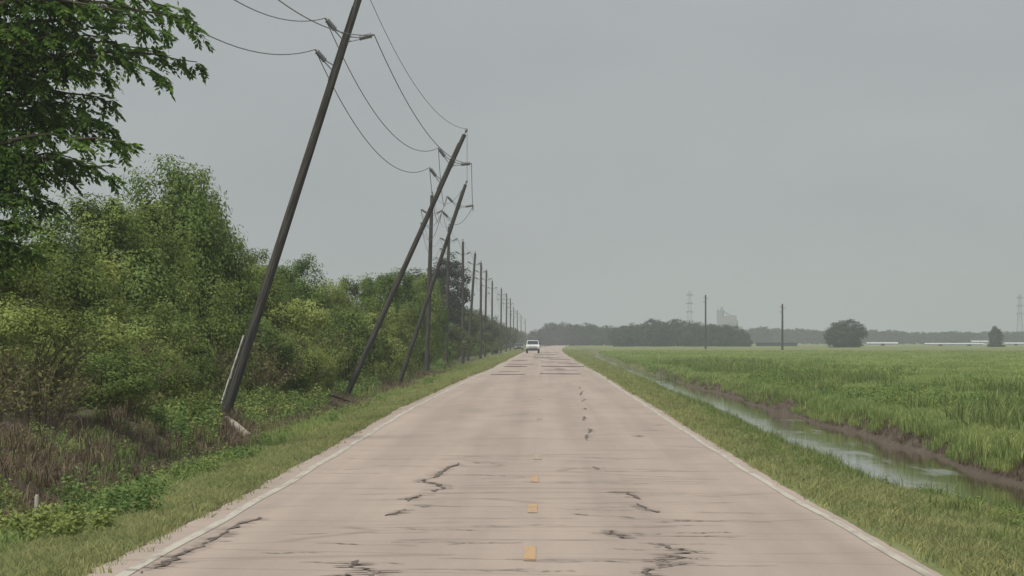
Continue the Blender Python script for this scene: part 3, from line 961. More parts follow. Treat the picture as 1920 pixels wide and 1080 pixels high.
# ------------------------------------------------------------------ the near overhanging tree
def overhang_tree():
    d0 = 92.0
    base = Vector((-11.6, d0, gz(-11.6, d0)))
    root = empty('overhanging_tree', base)
    tag(root, 'near tree with feathery drooping boughs hanging in from the frame edge', 'tree')
    r = np.random.default_rng(41); rr = random.Random(41)
    tr = MB()
    tr.tube([(0, 0, -.3), (0, 0, 0.4), (0.1, 0, 2.5), (0.05, 0.1, 5), (0.25, 0, 7.5), (0.3, 0, 9.6)], [.3, .24, .21, .17, .11, .04], 10)
    tips = [(372, 50), (345, 22), (366, 118), (300, 60), (306, 138), (255, 35), (212, 78), (192, 142), (140, 60), (138, 128), (202, 190), (150, 200), (236, 272), (206, 325), (222, 248),
            (150, 300), (120, 330), (185, 230), (95, 60), (80, 150), (100, 230), (60, 300), (100, 380), (40, 420), (70, 330), (30, 360), (20, 200), (30, 60), (330, -40), (240, -60), (120, -40), (0, 480), (60, 470), (10, 300), (285, 95), (170, 20)]
    fr_P, fr_D, fr_L, fr_T = [], [], [], []
    cl = []
    bough = MB()
    for i, (x, y) in enumerate(tips):
        dd = d0 + rr.uniform(-1.6, 1.6)
        tip = PX(x, y, dd) - base
        s0 = Vector((0.15, 0, max(1.5, tip.z - rr.uniform(0.1, 1.0))))
        reach = tip.x - s0.x
        mid = s0.lerp(tip, 0.55) + Vector((0, 0, 0.16 * reach + 0.25))
        N = 14
        pts = []
        for k in range(N + 1):
            t = k / N
            p = s0 * (1 - t) ** 2 + mid * 2 * t * (1 - t) + tip * t ** 2
            pts.append(p + Vector((rr.gauss(0, .03), rr.gauss(0, .03), rr.gauss(0, .03))))
        bough.tube(pts, [0.06 * (1 - k / N) + 0.008 for k in range(N + 1)], 5)
        for k in range(2, N + 1):
            t = k / N
            tang = (pts[k] - pts[k - 1]).normalized()
            nf = 5 if t > .4 else 3
            for q in range(nf):
                side = Vector((rr.gauss(0, 1), rr.gauss(0, 1), rr.gauss(-0.25, .6)))
                dr = (tang * rr.uniform(0.4, 1.3) + side * 0.75 + Vector((0, 0, -0.35)))
                fr_P.append(pts[k] + Vector((rr.gauss(0, .04), rr.gauss(0, .06), rr.gauss(0, .04))))
                fr_D.append(dr.normalized())
                fr_L.append(rr.uniform(0.24, 0.46) * (1.0 if t < .9 else .8))
                fr_T.append(rr.gauss(0.5, 0.2))
            if t < 0.62 and rr.random() < 0.75:
                cl.append(pts[k] + Vector((rr.gauss(0, .15), rr.gauss(0, .5), rr.gauss(-.1, .2))))
    # leaflets in pairs along every frond
    P, N_, T_, L_, tint = [], [], [], [], []
    for p, dr, ln, ti in zip(fr_P, fr_D, fr_L, fr_T):
        side = dr.cross(Vector((0, 0, 1)))
        side = side.normalized() if side.length > .01 else Vector((1, 0, 0))
        m = 6
        for k in range(m + 1):
            t = (k + .6) / (m + .6)
            c = p + dr * ln * t + Vector((0, 0, -0.22 * ln * t * t))
            for s in ((-1, 1) if k < m else (0,)):
                ax = dr * 0.75 + side * s * 0.8 + Vector((rr.gauss(0, .15), rr.gauss(0, .15), -0.25 + rr.gauss(0, .15)))
                ax.normalize()
                P.append(tuple(c)); T_.append(tuple(ax)); L_.append(rr.uniform(0.11, 0.17) * (1.1 - .35 * abs(t - .5))); tint.append(ti + rr.gauss(0, .1))
    P = np.array(P); T_ = np.array(T_); L_ = np.array(L_)[:, None]; n = len(P)
    up = np.array([0, 0, 1.0]) + r.normal(size=(n, 3)) * 0.5
    B = np.cross(T_, up); B /= np.linalg.norm(B, axis=1, keepdims=True) + 1e-9
    nn = np.cross(B, T_)
    V = np.stack([P, P + T_ * L_ * .45 + B * L_ * .23 - nn * L_ * .04, P + T_ * L_, P + T_ * L_ * .45 - B * L_ * .23 - nn * L_ * .04], 1).reshape(-1, 3)
    Q = np.arange(4 * n).reshape(-1, 4)
    T = np.repeat(np.clip(tint, 0, 1), 4)
    # dense foliage near the stem
    cen = np.array([tuple(c) for c in cl] + [(rr.gauss(0.9, 0.9), rr.gauss(0, 1.2), rr.uniform(2.2, 9.4)) for _ in range(210)])
    cen = cen[cen[:, 0] < 4.2]
    per = 60
    Pc = np.repeat(cen, per, 0) + r.normal(size=(len(cen) * per, 3)) * np.array([.26, .3, .2])
    Lc = r.uniform(.08, .16, len(Pc))
    ct = np.repeat(np.clip(r.normal(.42, .2, len(cen)), 0, 1), per)
    V2, Q2, T2 = leaves_at(Pc, r.normal(size=Pc.shape) + np.array([0.2, -0.2, .5]), Lc, Lc * .42, np.clip(ct + r.normal(0, .12, len(Pc)), 0, 1), r, .8)
    tr.build('trunk', M['bark'], root)
    bough.build('boughs', M['bark'], root)
    cr = link('crown', np_mesh('crown', np.concatenate([V, V2]), np.concatenate([Q, Q2 + len(V)]), M['leaf_overhang'], np.concatenate([T, T2])), root)
    return root
overhang_tree()

# ------------------------------------------------------------------ grass, as scattered tufts
def tuft_mesh(name, seed, blades, h0, h1, radius, wid, mat, arch=0.5, leafy=False):
    r = np.random.default_rng(seed)
    n = blades
    a = r.uniform(0, 2 * np.pi, n); s = radius * np.sqrt(r.uniform(0, 1, n))
    P = np.stack([np.cos(a) * s, np.sin(a) * s, np.full(n, -0.03)], 1)
    h = r.uniform(h0, h1, n)
    b = r.uniform(0, 2 * np.pi, n)
    lean = np.stack([np.cos(b), np.sin(b), np.zeros(n)], 1) * (h * r.uniform(0.1, 1, n) * arch)[:, None]
    side = np.stack([-np.sin(b + r.normal(0, .8, n)), np.cos(b), np.zeros(n)], 1) * (wid * r.uniform(.6, 1.3, n))[:, None] / 2
    up = np.array([0, 0, 1.0])
    c1 = P + up * (h * .55)[:, None] + lean * .3
    c2 = P + up * (h * (1 - .25 * arch))[:, None] + lean
    V = np.stack([P - side, P + side, c1 + side * .85, c1 - side * .85, c2 + side * .12, c2 - side * .12], 1).reshape(-1, 3)
    i = np.arange(n)[:, None] * 6
    Q = np.concatenate([i + np.array([[0, 1, 2, 3]]), i + np.array([[3, 2, 4, 5]])])
    t = np.clip(r.normal(.5, .2, n), 0, 1)
    T = np.stack([t * .75, t * .75, t, t, np.minimum(1, t * 1.15), np.minimum(1, t * 1.15)], 1).ravel()
    return np_mesh(name, V, Q, mat, T)

def weed_mesh(name, seed, stems, h0, h1, radius, leaf, mat, per=16):
    r = np.random.default_rng(seed)
    P, N, L = [], [], []
    for k in range(stems):
        a = r.uniform(0, 6.28); s = radius * math.sqrt(r.uniform())
        h = r.uniform(h0, h1)
        t = r.uniform(.15, 1, per)
        b = r.uniform(0, 6.28, per)
        q = np.stack([math.cos(a) * s * (1 + .3 * t), math.sin(a) * s * (1 + .3 * t), t * h], 1)
        o = np.stack([np.cos(b), np.sin(b), np.zeros(per)], 1)
        P.append(q + o * .03); N.append(o * .6 + np.array([0, 0, .9]) + r.normal(size=(per, 3)) * .3); L.append(leaf * r.uniform(.6, 1.3, per))
    P = np.concatenate(P); N = np.concatenate(N); L = np.concatenate(L)
    V, Q, T = leaves_at(P, N, L, L * .5, np.clip(r.normal(.5, .18, len(P)), 0, 1), r, .2)
    return np_mesh(name, V, Q, mat, T)

def variants(cname, meshes):
    c = bpy.data.collections.new(cname)
    for m in meshes:
        o = bpy.data.objects.new(cname + '_tuft', m)
        c.objects.link(o)
    return c

def scatter_group(coll):
    g = bpy.data.node_groups.new('scatter_' + coll.name, 'GeometryNodeTree')
    g.interface.new_socket(name='Geometry', in_out='INPUT', socket_type='NodeSocketGeometry')
    g.interface.new_socket(name='Geometry', in_out='OUTPUT', socket_type='NodeSocketGeometry')
    gi = g.nodes.new('NodeGroupInput'); go = g.nodes.new('NodeGroupOutput')
    ci = g.nodes.new('GeometryNodeCollectionInfo')
    ci.inputs['Collection'].default_value = coll
    ci.inputs['Separate Children'].default_value = True
    ci.inputs['Reset Children'].default_value = True
    ip = g.nodes.new('GeometryNodeInstanceOnPoints')
    ip.inputs['Pick Instance'].default_value = True
    def na(nm, ty):
        n = g.nodes.new('GeometryNodeInputNamedAttribute')
        n.data_type = ty
        n.inputs['Name'].default_value = nm
        return n.outputs['Attribute']
    g.links.new(gi.outputs[0], ip.inputs['Points'])
    g.links.new(ci.outputs[0], ip.inputs['Instance'])
    g.links.new(na('pick', 'INT'), ip.inputs['Instance Index'])
    g.links.new(na('turn', 'FLOAT_VECTOR'), ip.inputs['Rotation'])
    g.links.new(na('size', 'FLOAT_VECTOR'), ip.inputs['Scale'])
    g.links.new(ip.outputs[0], go.inputs[0])
    return g

def clear_feet(X, D):
    """keeps tall growth off the trodden spots at the pole feet and the fallen timber"""
    k = np.ones(len(X), bool)
    for px, d, back in ((428, 136, 34), (447, 124, 34), (650, 192, 40), (750, 250, 45), (800, 322, 50)):
        k &= ~((np.abs(X / D - (px - VX) / F) < .0042) & (D > d - back) & (D < d + 3))
    return k

def scatter(name, label, X, D, size, coll, nvar, zoff=0.0):
    Z = ground_z(X, D) + zoff
    n = len(X)
    me = bpy.data.meshes.new(name)
    me.vertices.add(n)
    me.vertices.foreach_set('co', np.stack([X, D, Z], 1).astype(np.float32).ravel())
    a = me.attributes.new('pick', 'INT', 'POINT'); a.data.foreach_set('value', rng.integers(0, nvar, n).astype(np.int32))
    tv = np.stack([rng.normal(0, .08, n), rng.normal(0, .08, n), rng.uniform(0, 6.283, n)], 1)
    a = me.attributes.new('turn', 'FLOAT_VECTOR', 'POINT'); a.data.foreach_set('vector', tv.astype(np.float32).ravel())
    if size.ndim == 1: size = np.stack([size] * 3, 1)
    a = me.attributes.new('size', 'FLOAT_VECTOR', 'POINT'); a.data.foreach_set('vector', size.astype(np.float32).ravel())
    o = link(name, me)
    md = o.modifiers.new('scatter', 'NODES')
    md.node_group = scatter_group(coll)
    return tag(o, label, kind='stuff')

def samp_d(n, a, b, power):
    """distances with density falling as d^-power"""
    u = rng.uniform(0, 1, n)
    if abs(power - 1) < 1e-6:
        return a * (b / a) ** u
    q = 1 - power
    return (a ** q + u * (b ** q - a ** q)) ** (1 / q)

C_VERGE = variants('verge_grass', [tuft_mesh('tuft', 900 + k, 34, .04, .135, .17, .0075, M['grass_verge'], .8) for k in range(4)])
C_FIELD = variants('field_grass', [tuft_mesh('tuft', 920 + k, 32, .12, .30, .30, .016, M['grass_field'], .7) for k in range(4)])
C_DRY = variants('dry_grass', [tuft_mesh('tuft', 940 + k, 26, .25, .60, .22, .012, M['grass_dry'], 1.3) for k in range(4)])
C_WEED = variants('weeds', [weed_mesh('tuft', 960 + k, 9, .12, .36, .18, .055, M['leaf_weed'], 22) for k in range(3)])

def lefts(n):
    D = samp_d(n, 37, 1100, 1.45)
    u = rng.uniform(0, 1, n) ** 1.15
    X = road_c(D) - 3.52 - u * 2.6 + rng.normal(0, .08, n)
    return X, D
X, D = lefts(36000)
# bare worn strip beside the pavement in places
keep = (X < road_c(D) - 3.62 - 0.28 * (wob(X * 0, D * .21) + 0.3)) | (rng.uniform(0, 1, len(X)) < .25)
X, D = X[keep], D[keep]
sz = rng.uniform(.7, 1.35, len(X)) * np.clip(D / 120, 1, 3.0) ** .6 * (1 + .5 * np.clip((-X - 4.6), 0, 1))
scatter('verge_grass', 'mown green grass on the verge between road and hedge', X, D, np.stack([sz * 1.1, sz * 1.1, sz * np.clip(120 / D, .55, 1)], 1), C_VERGE, 4)
n = 38000
D = samp_d(n, 37, 1100, 1.45)
u = rng.uniform(0, 1, n)
X = road_c(D) + 3.44 + np.abs(rng.normal(0, .06, n)) + u * (ditch_near(D) - 3.62 - road_c(D) + .15)
sz = rng.uniform(.75, 1.4, n) * np.clip(D / 120, 1, 3.0) ** .6 * (1.15 - .45 * u)
scatter('bank_grass', 'rough green grass on the verge between road and ditch', X, D, np.stack([sz * 1.1, sz * 1.1, sz * np.clip(120 / D, .55, 1)], 1), C_VERGE, 4)
# field beyond the ditch
n = 56000
D = samp_d(n, 80, 900, 1.25)
Xmax = 0.1 * D + 3.0
f = ditch_far(D) + .36 + .16 * wob(D * 0, D * .35)
u = rng.uniform(0, 1, n) ** 1.3
X = f + u * np.maximum(Xmax - f, 1.5) + np.abs(rng.normal(0, .12, n))
keep = X > f
X, D = X[keep], D[keep]
sz = rng.uniform(.75, 1.3, len(X)) * np.clip(D / 160, 1, 4.0) ** .75
szz = sz * np.clip(160 / D, .4, 1) * (1 + .35 * wob(X * .3, D * .06))
scatter('field_grass', 'green field grass stretching from the ditch to the far trees', X, D, np.stack([sz, sz, szz], 1), C_FIELD, 4)
# dry grass in the ditch under the hedge and on the muddy bank
n = 5200
D = samp_d(n, 60, 420, 1.3)
X = -5.5 - rng.beta(1.4, 1.6, n) * 3.4
keep = (wob(X * .8 + 1, D * .22) > -.02) | ((D < 104) & (X < -6.2) & (rng.uniform(0, 1, n) < .45))
X, D = X[keep], D[keep]
scatter('dry_grass', 'brown dead grass in the ditch under the hedge', X, D, rng.uniform(.35, 1.1, len(X)), C_DRY, 4)
n = 2300
D = samp_d(n, 85, 380, 1.3)
X = ditch_far(D) + .38 + rng.normal(0, .22, n)
X = np.maximum(X, ditch_far(D) + .06)
scatter('bank_straw', 'thin dry straw hanging over the muddy ditch bank', X, D, rng.uniform(.22, .55, n), C_DRY, 4)
# rough ungrazed grass between verge and hedge
n = 9000
D = samp_d(n, 40, 420, 1.4)
X = -5.0 - rng.beta(1.2, 1.5, n) * 4.0
keep = (wob(X * 1.1 + 4, D * .31) > .0) & clear_feet(X, D) & ((D > 108) | (X > -6.3) | (rng.uniform(0, 1, n) < .08))
X, D = X[keep], D[keep]
scatter('rough_grass', 'longer rough grass along the ditch under the hedge', X, D, rng.uniform(.6, 1.3, len(X)), C_FIELD, 4)
# tufts slumped over the far bank
n = 3200
D = samp_d(n, 84, 420, 1.3)
X = ditch_far(D) + .10 + np.abs(rng.normal(0, .26, n))
keep = (wob(X * 1.6 + 2, D * .42) + wob(X, D * .13 + 4)) > .05
X, D = X[keep], D[keep]
scatter('bank_tufts', 'grass tufts slumping over the muddy ditch bank', X, D, rng.uniform(.4, .95, len(X)), C_FIELD, 4)
# broad-leaved weeds mixed in
n = 2000
D = samp_d(n, 44, 420, 1.45)
X = -4.9 - rng.beta(1.3, 1.7, n) * 3.9
keep = (wob(X * 1.3, D * .27 + 2) > 0.0) & clear_feet(X, D)
X, D = X[keep], D[keep]
scatter('weeds', 'leafy green weeds along the hedge-side ditch', X, D, rng.uniform(.3, 1.1, len(X)), C_WEED, 3)
n = 900
D = samp_d(n, 42, 260, 1.6)
X = ditch_near(D) - .25 - rng.uniform(0, 1, n) * 1.9
keep = (wob(X * .9 + 5, D * .2) > -.1)
X, D = X[keep], D[keep]
scatter('bank_weeds', 'dark leafy weeds in the grass of the ditch bank', X, D, rng.uniform(.22, .6, len(X)), C_WEED, 3)
n = 2600
D = samp_d(n, 90, 420, 1.4)
X = ditch_far(D) + .7 + rng.gamma(1.5, 2.2, n)
keep = wob(X * .55, D * .09 + 1) > -.05
X, D = X[keep], D[keep]
scatter('field_weeds', 'leafy weeds dotted through the field edge', X, D, rng.uniform(.5, 1.5, len(X)), C_WEED, 3)

# taller weeds crowding the hedge foot and the pole bases
n = 1500
D = samp_d(n, 104, 420, 1.3)
X = -7.0 - rng.beta(1.6, 1.4, n) * 2.2
keep = (wob(X * 1.2 + 3, D * .2 + 1) > -.12) & clear_feet(X, D)
X, D = X[keep], D[keep]
scatter('hedge_weeds', 'taller green weeds crowding the hedge foot around the poles', X, D, rng.uniform(.9, 2.0, len(X)), C_WEED, 3)
# taller coarse grass in patches of the field edge
C_TALL = variants('tall_grass', [tuft_mesh('tuft', 980 + k, 26, .22, .55, .22, .016, M['grass_tall'], .7) for k in range(3)])
n = 2600
D = samp_d(n, 95, 420, 1.4)
X = ditch_far(D) + .6 + rng.gamma(1.6, 2.0, n)
keep = wob(X * .5 + 2, D * .08) > 0.0
X, D = X[keep], D[keep]
scatter('tall_grass', 'coarse taller grass in patches along the field edge', X, D, rng.uniform(.6, 1.7, len(X)), C_TALL, 3)
n = 500
D = samp_d(n, 62, 300, 1.5)
X = ditch_near(D) - .15 - np.abs(rng.normal(0, .7, n))
scatter('bank_reeds', 'coarse uneven grass along the near edge of the ditch', X, D, rng.uniform(.35, .75, n), C_TALL, 3)
# individual plants that stand out
def clump(x, y, d, w, h, label, kind, seed, cat='plant'):
    p = PX(x, y, d)
    z = gz(p.x, d)
    if kind == 'reed':
        me = tuft_mesh('blades', seed, 150, h * .3, h, w * .7, .020, M['grass_tall'], .55)
        o = link('tall_grass_clump', me, None, (p.x, d, z))
    else:
        me = weed_mesh('leaves', seed, 46, h * .4, h, w / 2, .065, M['leaf_weed'], 34)
        o = link('weed_clump', me, None, (p.x, d, z))
    return tag(o, label, cat)
clump(1820, 750, 158, 1.0, .95, 'tall dark green grass clump in the field, between the other two tall clumps', 'reed', 31)
clump(1900, 755, 150, 1.1, 1.1, 'tallest grass clump in the field, against the frame edge', 'reed', 32)
clump(1712, 745, 166, .8, .75, 'tall grass clump in the field nearest the muddy bank', 'reed', 33)
clump(1265, 690, 330, 1.6, .9, 'grass clump on the far ditch bank', 'reed', 34)
clump(215, 985, 56, 1.1, .62, 'bright green leafy weed clump on the verge beside the white line', 'weed', 35)
clump(120, 1050, 50, .9, .40, 'leafy weed clump on the verge by the pale stake', 'weed', 36)
clump(30, 1040, 52, .9, .45, 'low bluish green weed clump left of the pale stake', 'weed', 37)
clump(1880, 1065, 48, .7, .30, 'dark green weedy grass clump low in the corner of the ditch verge', 'reed', 38)
clump(1780, 1000, 58, .6, .30, 'smaller weedy grass clump on the ditch verge near the water', 'reed', 39)

# ------------------------------------------------------------------ small things by the poles
def stake():
    p = PX(68, 1000, 56)
    b = MB()
    b.tube([(0, 0, -.2), (0, 0, .05), (0.006, 0, .47), (0.010, 0, .50)], [.028, .028, .026, .018], 8)
    tag(b.build('marker_stake', M['timber_pale'], None, (p.x, 56, gz(p.x, 56))), 'short pale wooden stake in the weeds beside the ditch', 'stake')
    b = MB()
stake()
def fallen_log():
    a = PX(424, 783, 126); c = PX(472, 803, 118)
    a.z = gz(a.x, a.y) + .13; c.z = gz(c.x, c.y) + .13
    root = empty('fallen_timber', a)
    tag(root, 'short pale fallen timber with dark end in front of the biggest leaning pole', 'timber')
    v = c - a
    b = MB(); b.tube([(0, 0, 0), v * .3 + Vector((0, 0, .02)), v * .93], [.085, .095, .09], 9)
    b.build('shaft', M['timber_pale'], root)
    b = MB(); b.tube([v * .93, v], [.094, .09], 9)
    b.build('dark_end', M['timber_dark'], root)  # last piece of the timber, in the darker colour
fallen_log()
def stick():
    a = PX(598, 757, 178); c = PX(662, 759, 178)
    a.z = gz(a.x, 178) + .22; c.z = gz(c.x, 178) + .12
    b = MB(); b.tube([a, a.lerp(c, .5) + Vector((0, 0, .015)), c], [.028, .034, .024], 7)
    tag(b.build('fallen_branch', M['timber_dark']), 'dark straight stick lying across the foot of the second leaning pole', 'branch')
stick()
for x, y, d, lab in [(805, 690, 316, 'pale scrap of debris right of the upright pole foot'), (808, 705, 300, 'white scrap lying on grass below the upright pole')]:
    p = PX(x, y, d); z = gz(p.x, d)
    b = MB()
    r = random.Random(int(x))
    ring = [(math.cos(a) * r.uniform(.18, .32), math.sin(a) * r.uniform(.3, .6), r.uniform(.04, .22)) for a in [q * 6.283 / 9 for q in range(9)]]
    b.add([(0, 0, .22)] + ring, [(0, i + 1, (i + 1) % 9 + 1) for i in range(9)])
    b.add([(q[0], q[1], 0) for q in ring] + ring, [(i, (i + 1) % 9, 9 + (i + 1) % 9, 9 + i) for i in range(9)])
    tag(b.build('debris_scrap', M['conduit'], None, (p.x, d, z)), lab, 'debris')
def culvert():
    d = 770.0
    p = PX(942, 662, d); z = gz(p.x, d)
    root = empty('culvert_headwall', (p.x, d, z)); tag(root, 'pale concrete slab on the verge far along the hedge', 'slab')
    b = MB(); b.box((0, 0, .10), (2.9, .8, .28)); b.build('slab', M['concrete'], root)
    b = MB(); b.box((-1.0, .2, .42), (.8, .5, .36)); b.build('dark_block', M['timber_dark'], root)
culvert()

# ------------------------------------------------------------------ vehicles
M['car_white'] = plain('car_white', (0.74, 0.75, 0.75), 0.3, 0.5, 0.03, 2)
M['car_dark'] = plain('car_dark', (0.075, 0.055, 0.055), 0.35, 0.5, 0.1, 2)
M['glass'] = plain('glass', (0.030, 0.045, 0.045), 0.08, 0.6, 0.05, 2)
M['tyre'] = plain('tyre', (0.022, 0.021, 0.021), 0.8, 0.3, 0.2, 5)
M['grille'] = plain('grille', (0.20, 0.205, 0.21), 0.4, 0.5, 0.2, 9)
M['trim_dark'] = plain('trim_dark', (0.035, 0.033, 0.033), 0.6, 0.4, 0.1, 5)
M['lamp'] = plain('lamp', (0.80, 0.82, 0.82), 0.12, 0.6, 0.03, 5)
def wheel(root, x, y, r, w):
    b = MB(); b.tube([(x - w / 2, y, r), (x - w / 2 + .02, y, r), (x + w / 2 - .02, y, r), (x + w / 2, y, r)], [r * .93, r, r, r * .93], 18)
    t = b.build('wheel', M['tyre'], root)
    b = MB(); s = 1 if x > 0 else -1
    b.tube([(x + s * (w / 2 - .02), y, r), (x + s * (w / 2 + .012), y, r)], [r * .6, r * .55], 12)
    b.build('rim', M['steel'], t)
def pickup():
    d = 765.0
    x = PX(999, 650, d).x
    root = empty('pickup_truck', (x, d, float(zr(d)) + .02)); tag(root, 'white pickup truck seen head-on in the middle of the road', 'truck')
    # profile (y, z), front towards the camera at -y
    b = MB()
    b.prism([(-2.75, .62), (-2.80, 1.02), (-2.68, 1.20), (-1.45, 1.32), (-1.40, 1.30), (2.75, 1.28), (2.85, .7), (2.8, .55), (-2.6, .55)], -.99, .99)
    b.build('body', M['car_white'], root)
    b = MB()
    pr = [(-1.42, 1.30), (-.72, 1.86), (-.45, 1.93), (.75, 1.93), (1.05, 1.85), (1.2, 1.30)]
    n = len(pr)
    vs = [(-.92 + .13 * (z - 1.3) / .63, y, z) for y, z in pr] + [(.92 - .13 * (z - 1.3) / .63, y, z) for y, z in pr]
    b.add(vs, [(i, (i + 1) % n, n + (i + 1) % n, n + i) for i in range(n)] + [tuple(range(n - 1, -1, -1)), tuple(range(n, 2 * n))])
    b.build('cab', M['car_white'], root)
    b = MB(); b.add([(-.84, -1.385, 1.345), (.84, -1.385, 1.345), (.74, -.745, 1.855), (-.74, -.745, 1.855)], [(0, 1, 2, 3)])
    b.build('windscreen', M['glass'], root)
    b = MB(); b.box((0, -2.80, .90), (1.18, .06, .30)); g = b.build('grille', M['grille'], root)
    for k in range(3):
        b = MB(); b.box((0, -2.835, .80 + .10 * k), (1.14, .03, .03)); b.build('grille_bar', M['car_white'], g)
    for s in (-1, 1):
        b = MB(); b.box((s * .79, -2.79, .98), (.34, .08, .20)); b.build('headlight', M['lamp'], root)
        b = MB(); b.box((s * 1.10, -1.15, 1.38), (.20, .10, .22)); b.build('mirror', M['trim_dark'], root)
        for y in (-1.85, 1.75):
            wheel(root, s * .87, y, .40, .27)
    b = MB(); b.box((0, -2.86, .60), (1.92, .16, .20)); b.build('bumper', M['trim_dark'], root)
    b = MB(); b.box((0, 0, .48), (1.5, 5.0, .18)); b.build('chassis', M['trim_dark'], root)
pickup()
def car(px, d, label, mat):
    x = px[0]
    root = empty('parked_car', (x, d, gz(x, d) + .04)); tag(root, label, 'car')
    b = MB(); b.prism([(-2.2, .35), (-2.25, .62), (-2.0, .80), (-1.1, .92), (1.7, .95), (2.2, .85), (2.25, .4), (2.1, .28), (-2.0, .28)], -.88, .88); b.build('body', mat, root)
    b = MB()
    pr = [(-1.15, .90), (-.4, 1.38), (.0, 1.45), (.9, 1.44), (1.7, .92)]; n = 5
    vs = [(-.82 + .2 * (z - .9), y, z) for y, z in pr] + [(.82 - .2 * (z - .9), y, z) for y, z in pr]
    b.add(vs, [(i, (i + 1) % n, n + (i + 1) % n, n + i) for i in range(n)] + [tuple(range(n - 1, -1, -1)), tuple(range(n, 2 * n))])
    b.build('cabin', mat, root)
    b = MB(); b.add([(-.74, -1.12, .935), (.74, -1.12, .935), (.66, -.43, 1.375), (-.66, -.43, 1.375)], [(0, 1, 2, 3)]); b.build('windscreen', M['glass'], root)
    for s in (-1, 1):
        b = MB(); b.box((s * .64, -2.20, .64), (.30, .10, .12)); b.build('headlight', M['lamp'], root)
        for y in (-1.35, 1.35):
            wheel(root, s * .76, y, .31, .2)
car((PX(973, 650, 1010).x, 0), 1010, 'tiny dark car beside the road behind the white truck', M['car_dark'])

# ------------------------------------------------------------------ across the field
def field_pole(x, ytop, d, label):
    p = PX(x, ytop, d); z = gz(p.x, d)
    root = empty('field_pole', (p.x, d, z)); tag(root, label, 'utility pole')
    b = MB(); b.tube([(0, 0, -.5), (0, 0, 0), (0, 0, p.z - z)], [.24, .23, .17], 8); b.build('shaft', M['pole_old'], root)
    for k, (s, h) in enumerate(((-1, .7), (1, .9), (-1, 1.7))):
        b = MB(); b.tube([(s * .15, 0, p.z - z - h), (s * .6, 0, p.z - z - h + .2)], .06, 5); b.build('insulator', M['insulator'], root)
field_pole(1323, 553, 1180, 'tall thin pole standing in front of the tree belt across the field')
field_pole(1467, 570, 1030, 'lone thin pole in the field left of the round tree')

def pylon(x, ytop, d, label):
    p = PX(x, ytop, d); H = p.z
    root = empty('transmission_tower', (p.x, d, 0)); tag(root, label, 'pylon', 'hazy lattice pylons on the horizon')
    def hw(z):
        return np.interp(z / H, [0, .55, 1], [3.4, 1.5, 0.7])
    for sx in (-1, 1):
        for sy in (-1, 1):
            b = MB(); b.tube([(sx * hw(z), sy * hw(z), z) for z in np.linspace(0, H, 6)], .16, 4); b.build('leg', M['lattice'], root)
    b = MB()
    zs = np.linspace(0, H, 13)
    for za, zb in zip(zs[:-1], zs[1:]):
        a, c = hw(za), hw(zb)
        for (u, v) in (((-1, -1), (1, -1)), ((1, -1), (1, 1)), ((1, 1), (-1, 1)), ((-1, 1), (-1, -1))):
            b.tube([(u[0] * a, u[1] * a, za), (v[0] * c, v[1] * c, zb)], .09, 3)
            b.tube([(v[0] * a, v[1] * a, za), (u[0] * c, u[1] * c, zb)], .09, 3)
    b.build('bracing', M['lattice'], root)
    for h in (.92, .76, .60):
        b = MB()
        for s in (-1, 1):
            b.tube([(s * .8, 0, H * h + 1.0), (s * 3.4, 0, H * h)], .18, 4)
            b.tube([(s * .8, 0, H * h - 1.0), (s * 3.4, 0, H * h)], .18, 4)
        b.box((0, 0, H * h), (4.0, .5, .9))
        b.build('crossarm', M['lattice'], root)
pylon(1293, 545, 4300, 'faint lattice transmission tower rising behind the tree belt')
pylon(1912, 551, 4300, 'faint lattice transmission tower by the frame edge above the white sheds')

def industrial():
    d = 4200.0
    root = empty('industrial_plant', (PX(1364, 640, d).x, d, 0)); tag(root, 'hazy grey industrial plant with towers rising behind the tree belt', 'factory')
    k = d / F
    def blk(name, x0, x1, yt, dep, dy=0):
        b = MB(); h = CH + (640 - yt) * k
        b.box(((x0 + x1) / 2 * k - 1364 * k, dy, h / 2), ((x1 - x0) * k, dep, h))
        return b.build(name, M['plant_grey'], root)
    blk('main_block', 1349, 1381, 592, 9)
    blk('side_block', 1377, 1384, 601, 8, 1)
    blk('hall', 1345, 1392, 612, 14, 3)
    b = MB(); b.tube([(-18.3 * k, -2, 0), (-18.3 * k, -2, CH + 60 * k)], 1.0, 10); b.build('chimney', M['plant_grey'], root)
    b = MB(); b.tube([(-10.5 * k, 0, 0), (-10.5 * k, 0, CH + 59 * k)], 2.0, 10); b.box((-10.5 * k, 0, CH + 61 * k), (2.4, 2.4, 3)); b.build('head_tower', M['plant_grey'], root)
    for i in range(3):
        b = MB(); b.tube([((2 + 6 * i) * k, -5, 0), ((2 + 6 * i) * k, -5, CH + (40 - 3 * i) * k)], 1.1, 10); b.build('silo', M['plant_grey'], root)
    b = MB(); b.tube([(-10 * k, -1, CH + 58 * k), (4 * k, -1, CH + 49 * k), (14 * k, -1, CH + 48 * k)], .5, 6); b.build('conveyor', M['lattice'], root)
industrial()

